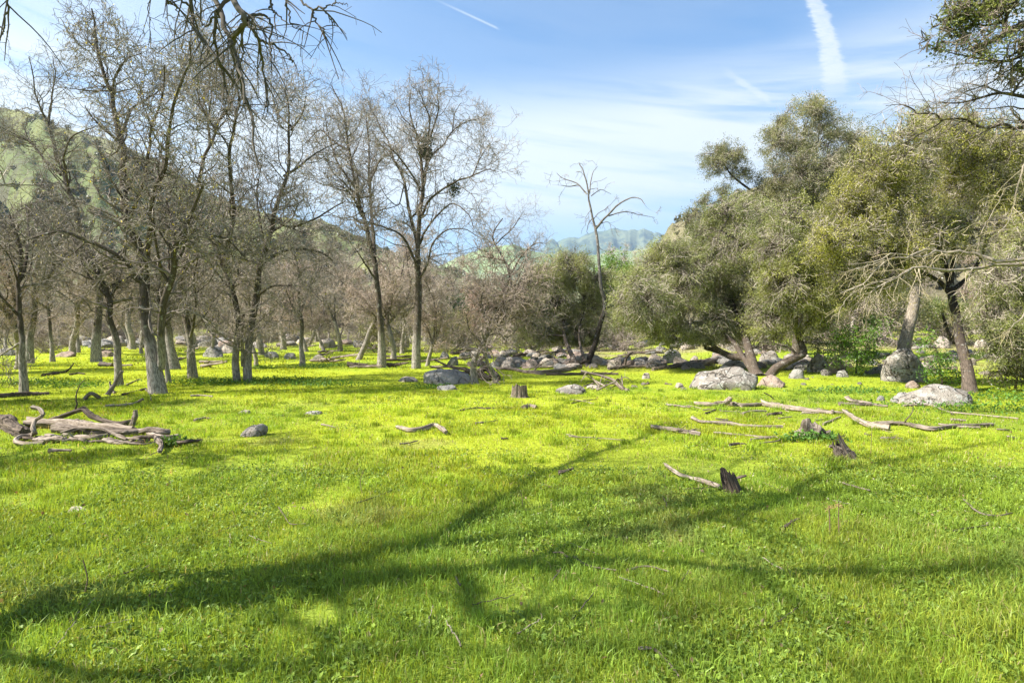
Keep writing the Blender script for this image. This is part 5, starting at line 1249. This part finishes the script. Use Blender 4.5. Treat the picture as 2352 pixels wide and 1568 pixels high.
# ------------------------------------------------------------------ grass, weeds and litter (nobody could count these)
def near_field(rng, n, dmin, dmax, amax=1.08, power=1.0):
    u = rng.random(n); y = (dmin ** (2 - power) + u * (dmax ** (2 - power) - dmin ** (2 - power))) ** (1 / (2 - power))
    a = rng.uniform(-amax, amax, n); e = rng.random(n) < .20; a[e] = rng.choice([-1, 1], e.sum()) * rng.uniform(1.04, 1.75, e.sum()); return a * y, y
def blades(mb, rng, x, y, h, w, col, bend=.5):
    n = len(x); z = H(x, y)
    th = rng.uniform(0, 2 * pi, n); d = np.stack([np.cos(th), np.sin(th), np.zeros(n)], -1); s = np.stack([-np.sin(th), np.cos(th), np.zeros(n)], -1)
    # face the blades a bit at random
    ph = rng.uniform(0, 2 * pi, n); s = np.stack([np.cos(ph), np.sin(ph), np.zeros(n)], -1)
    b = np.stack([x, y, z - .005], -1); lean = (rng.uniform(.1, 1.1, n) * bend)[:, None]; hh = h[:, None]; ww = w[:, None]
    m = b + d * hh * .22 * lean + [0, 0, 1] * hh * .58; t = b + d * hh * .85 * lean + [0, 0, 1] * hh * (1.0 - .30 * lean)
    V = np.stack([b - s * ww * .5, b + s * ww * .5, m + s * ww * .38, m - s * ww * .38, t], 1).reshape(-1, 3)
    i = np.arange(n)[:, None] * 5
    sh = np.array([.75, .75, 1.0, 1.0, 1.12])[None, :, None]
    mb.add(V, q=i + [0, 1, 2, 3], t=i + [3, 2, 4], c=(col[:, None, :] * np.ones((1, 5, 1))).reshape(-1, 3))
def grass():
    rng = np.random.default_rng(99); mb = MB()
    for n, a, b, h, w, pw in ((240000, 1.5, 5.0, .044, .0044, .6), (250000, 4.6, 11.0, .030, .0068, .7), (205000, 10.0, 24.0, .034, .013, .8), (105000, 22, 60, .050, .036, .9)):
        x, y = near_field(rng, n, a, b, power=pw)
        # tufts: thin out where noise is low
        k = fbm(x / .35, y / .35, 0, 55, 2) + rng.normal(size=n) * .25 > -.22; k &= ~((fbm(x / 1.3, y / 1.0, 0, 71, 3) > .36) & (rng.random(n) < .45) & (y < 16)); x, y = x[k], y[k]; n = len(x)
        tall = sstep(-.05, .45, fbm(x / 1.1, y / 1.1, 0, 66, 3) + .22 * sstep(-.5, -2.6, x) * sstep(5.5, 3.0, y))
        hh = h * rng.uniform(.45, 1.25, n) * (1 + 1.2 * tall) * (1 + .55 * sstep(.0, .5, fbm(x / .30, y / .30, 0, 67, 2)))
        col = grass_col(x, y) * (1 - .18 * tall[:, None]) * rng.uniform(.62, 1.30, (n, 1))
        cool = rng.random(n) < .25; col[cool] *= [.80, .97, 1.4]
        dry = rng.random(n) < .05; col[dry] = np.array([.42, .36, .16]) * rng.uniform(.7, 1.2, (dry.sum(), 1))
        blades(mb, rng, x, y, hh, w * rng.uniform(.7, 1.4, n) * (1 + .3 * tall), col, bend=.9)
    # tufts of taller, deeper green grass
    for nt, a, b, w in ((1600, 2.0, 6.0, .0052), (1100, 5.5, 16, .010)):
        cx, cy_ = near_field(rng, nt, a, b, power=.7); m = 55
        s = rng.uniform(.04, .13, nt); x = np.repeat(cx, m) + rng.normal(size=nt * m) * np.repeat(s, m); y = np.repeat(cy_, m) + rng.normal(size=nt * m) * np.repeat(s, m)
        col = grass_col(x, y) * np.array([.76, .90, .95]) * np.repeat(rng.uniform(.6, 1.25, nt), m)[:, None] * rng.uniform(.7, 1.3, (nt * m, 1))
        blades(mb, rng, x, y, np.repeat(rng.uniform(.06, .13, nt), m) * rng.uniform(.5, 1.2, nt * m), np.full(nt * m, w), col, bend=1.0)
    # dead straws
    n = 9000; x, y = near_field(rng, n, 2, 13, power=.8); blades(mb, rng, x, y, rng.uniform(.03, .10, n), np.full(n, .0045) * (1 + y * .08), np.array([.55, .45, .24]) * rng.uniform(.5, 1.1, (n, 1)), bend=1.25)
    o = mb.obj("grass", M_GRASS, tube=False); tag(o, "bright green spring grass covering the whole meadow", "grass", None, "stuff")
grass()
def weeds():
    rng = np.random.default_rng(98); mb = MB()
    for n, a, b, L, thr, hh in ((72000, 1.5, 6.5, .032, .02, .042), (20000, 6, 14, .034, .26, .05)):
        x, y = near_field(rng, n * 3, a, b, power=.6)
        k = (fbm(x / .9, y / .9, 0, 44, 3) + .30 * sstep(1.0, 4.0, x) * sstep(8, 3, y) + .18 * sstep(4.5, 2.4, y)) > thr; x, y = x[k][:n], y[k][:n]; n = len(x)
        z = H(x, y) + hh * rng.random(n) ** 1.3
        f = rng.random((n, 1)); col = (np.array([.10, .17, .03]) * (1 - f) + np.array([.27, .37, .06]) * f) * rng.uniform(.7, 1.25, (n, 1))
        leaves(mb, rng, np.stack([x, y, z], -1), L, L * .62, col, .004, upbias=1.0)
    # dark leafy patches at the feet of the trees and by the mound
    for dx, dy, sx, sy, n in ((620, 876, 2.2, .7, 1700), (720, 884, 1.6, .6, 900), (470, 882, 1.5, .6, 900), (1860, 1014, .40, .12, 420), (745, 842, 1.4, .7, 700), (400, 1026, .25, .10, 160), (170, 888, .8, .5, 500), (2330, 915, 1.4, .9, 900), (2240, 940, 1.6, .7, 600), (1950, 900, 1.2, .6, 700), (600, 846, .8, .5, 400), (90, 880, 1.2, .6, 500), (990, 892, .7, .3, 300)):
        p = G(dx, dy); x = p[0] + rng.normal(size=n) * sx * .55; y = p[1] + rng.normal(size=n) * sy * .6
        z = H(x, y) + .13 * rng.random(n) ** 1.5; leaves(mb, rng, np.stack([x, y, z], -1), .06, .04, np.array([.10, .20, .035]) * rng.uniform(.5, 1.5, (n, 1)), .01, upbias=.8)
    o = mb.obj("ground_weeds", M_WEED, tube=False); tag(o, "low broadleaved weeds and clover growing through the grass", "weeds", None, "stuff")
weeds()
def litter():
    rng = np.random.default_rng(97); mb = MB()
    x, y = near_field(rng, 1300, 2.2, 14, power=.9); z = H(x, y) + rng.uniform(.015, .045, 1300)
    f = rng.random((1300, 1)) ** 2; col = np.array([.20, .125, .065]) * (1 - f) + np.array([.42, .33, .20]) * f
    leaves(mb, rng, np.stack([x, y, z], -1), .032, .024, col * rng.uniform(.5, 1.2, (1300, 1)), 0, upbias=.6)
    n = 2600; x, y = near_field(rng, n, 4, 16, power=.8); z = H(x, y) + rng.uniform(.015, .04, n)
    leaves(mb, rng, np.stack([x, y, z], -1), .030, .012, np.array([.62, .55, .40]) * rng.uniform(.4, 1.1, (n, 1)), 0, upbias=1.5)
    o = mb.obj("leaf_litter", M_WEED, tube=False); tag(o, "scattered dry brown oak leaves lying in the grass", "leaves", None, "stuff")
litter()
rr = np.random.default_rng(45)
for i in range(30):
    x, y = rr.uniform(60, 2300), rr.uniform(1030, 1500); a = rr.uniform(0, pi); p = G(x, y); L = rr.uniform(.05, .16)
    q = [p + [L * cos(a) * s, L * sin(a) * s, .035 + .01 * s] for s in (-1, -.2, .4, 1)]
    mb = MB(); r = rr.uniform(.003, .0055); tubes(mb, smooth_line(q, 12) + rr.normal(size=(12, 3)) * .003, np.linspace(r, r * .5, 12), 6, (1, 1, 1), cap=True)
    o = mb.obj("twig", [M_WOOD, M_WOODDARK, M_WOODPALE][i % 3], None, p); tag(o, "little broken twig lying in the near grass", "twig", "little twigs scattered in the grass")

# ------------------------------------------------------------------ air
HAZE = True
if HAZE:
    bm = bmesh.new(); bmesh.ops.create_cube(bm, size=1.0)
    me = bpy.data.meshes.new("haze"); bm.to_mesh(me); bm.free(); hz = bpy.data.objects.new("haze", me); COL.objects.link(hz)
    hz.scale = (16000, 16000, 1012); hz.location = (0, 0, 506 - 12); hz["kind"] = "stuff"; hz["label"] = "thin blue air haze over the valley"
    m, nt = newmat("air"); k = NT(nt); pv = nt.nodes.new('ShaderNodeVolumePrincipled')
    pv.inputs['Color'].default_value = (.55, .76, 1.0, 1); pv.inputs['Density'].default_value = 0.00013; pv.inputs['Anisotropy'].default_value = 0.2
    o = nt.nodes.new('ShaderNodeOutputMaterial'); nt.links.new(pv.outputs[0], o.inputs['Volume']); me.materials.append(m)

# ------------------------------------------------------------------ sun and sky
sd = bpy.data.lights.new("sun", 'SUN'); so = bpy.data.objects.new("sun", sd); COL.objects.link(so)
sd.energy = 5.0; sd.angle = radians(0.55); sd.color = (1.0, .955, .87); so.location = (-30, -8, 30)
so.rotation_euler = Vector(SUN).to_track_quat('Z', 'Y').to_euler()
world = bpy.data.worlds.new("World"); scene.world = world; world.use_nodes = True
wt = world.node_tree; wt.nodes.clear(); k = NT(wt)
sky = wt.nodes.new('ShaderNodeTexSky'); sky.sky_type = 'NISHITA'; sky.sun_disc = False
sky.sun_elevation = math.asin(SUN[2]); sky.sun_rotation = math.atan2(SUN[0], SUN[1]); sky.air_density = 1.0; sky.dust_density = 0.6; sky.ozone_density = 1.6; sky.altitude = 200
tc = k.n('ShaderNodeTexCoord').outputs['Generated']; sp = k.n('ShaderNodeSeparateXYZ'); k.link(tc, sp.inputs[0])
X, Y, Z = sp.outputs
hor = k.math('SQRT', k.math('ADD', k.math('ADD', k.math('MULTIPLY', X, X), k.math('MULTIPLY', Y, Y)), .0001))
el = k.math('DIVIDE', Z, hor)                       # tangent of the elevation
Yp = k.math('MAXIMUM', Y, .02); A = k.math('DIVIDE', X, Yp); E = k.math('DIVIDE', Z, Yp)
def comb(a, b, c=0.0):
    nd = k.n('ShaderNodeCombineXYZ')
    for i, q in enumerate((a, b, c)):
        if hasattr(q, 'is_output'): k.link(q, nd.inputs[i])
        else: nd.inputs[i].default_value = q
    return nd.outputs[0]
az = k.math('ARCTAN2', X, Y)
v1 = comb(k.math('MULTIPLY', az, 1.3), k.math('MULTIPLY', k.math('ADD', el, k.math('MULTIPLY', az, .14)), 8.0))
v2 = comb(k.math('MULTIPLY', az, 2.6), k.math('MULTIPLY', k.math('ADD', el, k.math('MULTIPLY', az, .20)), 22.0), 4.0)
c1 = k.noise(v1, 1.0, 7, .55, .5); c2 = k.noise(v2, 1.0, 7, .6, .8)
bank = k.math('MULTIPLY', k.step(el, .14, .24), k.math('SUBTRACT', 1.0, k.step(k.math('ADD', el, k.math('MULTIPLY', az, -.05)), .30, .47)))
leftw = k.math('MULTIPLY', k.math('SUBTRACT', 1.0, k.step(az, -.85, -.15)), k.step(el, .15, .3))
cl = k.math('MULTIPLY', k.step(k.math('ADD', k.math('MULTIPLY', c1, .75), k.math('MULTIPLY', c2, .35)), .37, .60), k.math('ADD', k.math('MULTIPLY', bank, 1.0), k.math('ADD', .10, k.math('MULTIPLY', leftw, .60))))
veil = k.math('MULTIPLY', k.math('SUBTRACT', 1.0, k.step(el, .02, .55)), .55)
# the broad contrail high on the right, a thin one, and a short wisp: each lies along a great curve of the sky
kc = k.math('SUBTRACT', .561, k.math('MULTIPLY', k.math('POWER', k.math('ABSOLUTE', k.math('SUBTRACT', E, .41)), 2.0), 1.6))
nz = k.noise(comb(k.math('MULTIPLY', A, 22), k.math('MULTIPLY', E, 110)), 1.0, 8, .75, .9)
off = k.math('ADD', k.math('SUBTRACT', A, kc), k.math('MULTIPLY', k.math('SUBTRACT', nz, .5), .045))
wd = k.math('MULTIPLY', k.math('ADD', .010, k.math('MULTIPLY', k.step(k.math('SUBTRACT', 0.7, E), .0, .3), .012)), 1.0)
t1 = k.math('SUBTRACT', 1.0, k.step(k.math('DIVIDE', k.math('ABSOLUTE', off), wd), .55, 1.25))
t1 = k.math('MULTIPLY', k.math('MULTIPLY', t1, k.step(E, .385, .45)), k.math('ADD', .05, k.math('MULTIPLY', nz, 1.35)))
o2 = k.math('SUBTRACT', E, k.math('SUBTRACT', .576, k.math('MULTIPLY', k.math('ADD', A, .15), .457)))
t2 = k.math('MULTIPLY', k.math('SUBTRACT', 1.0, k.step(k.math('ABSOLUTE', o2), .0, .0035)), k.math('MULTIPLY', k.step(A, -.16, -.06), k.math('SUBTRACT', 1.0, k.step(A, -.03, -.02))))
o3 = k.math('ADD', k.math('SUBTRACT', E, k.math('SUBTRACT', .445, k.math('MULTIPLY', k.math('SUBTRACT', A, .37), .63))), k.math('MULTIPLY', k.math('SUBTRACT', nz, .5), .02))
t3 = k.math('MULTIPLY', k.math('SUBTRACT', 1.0, k.step(k.math('ABSOLUTE', o3), .002, .010)), k.math('MULTIPLY', k.step(A, .36, .40), k.math('SUBTRACT', 1.0, k.step(A, .44, .455))))
front = k.step(Y, .05, .2)
tr = k.math('MULTIPLY', k.math('MAXIMUM', k.math('MINIMUM', t1, .86), k.math('MAXIMUM', k.math('MULTIPLY', t2, .5), k.math('MULTIPLY', t3, .45))), front)
SKYS = 0.079
skyc = k.mix(1.0, sky.outputs[0], (.47, .77, .97), 'MULTIPLY')
cw = (4.2, 4.4, 4.55)
cc = k.mix(k.math('MINIMUM', veil, 1.0), skyc, (2.3, 3.2, 4.25))
cc = k.mix(k.math('MINIMUM', cl, .95), cc, cw)
cc = k.mix(tr, cc, cw)
bg = k.n('ShaderNodeBackground'); k.link(cc, bg.inputs[0]); bg.inputs[1].default_value = SKYS
wo = k.n('ShaderNodeOutputWorld'); k.link(bg.outputs[0], wo.inputs[0])

scene.view_settings.view_transform = 'Standard'; scene.view_settings.look = 'None'
scene.view_settings.exposure = 1.6; scene.view_settings.gamma = 1.0
scene.render.engine = 'CYCLES'
cy = scene.cycles; cy.max_bounces = 6; cy.diffuse_bounces = 3; cy.glossy_bounces = 2; cy.transmission_bounces = 4; cy.transparent_max_bounces = 8; cy.volume_bounces = 0
cy.use_denoising = True
try: cy.denoiser = 'OPENIMAGEDENOISE'
except Exception: pass
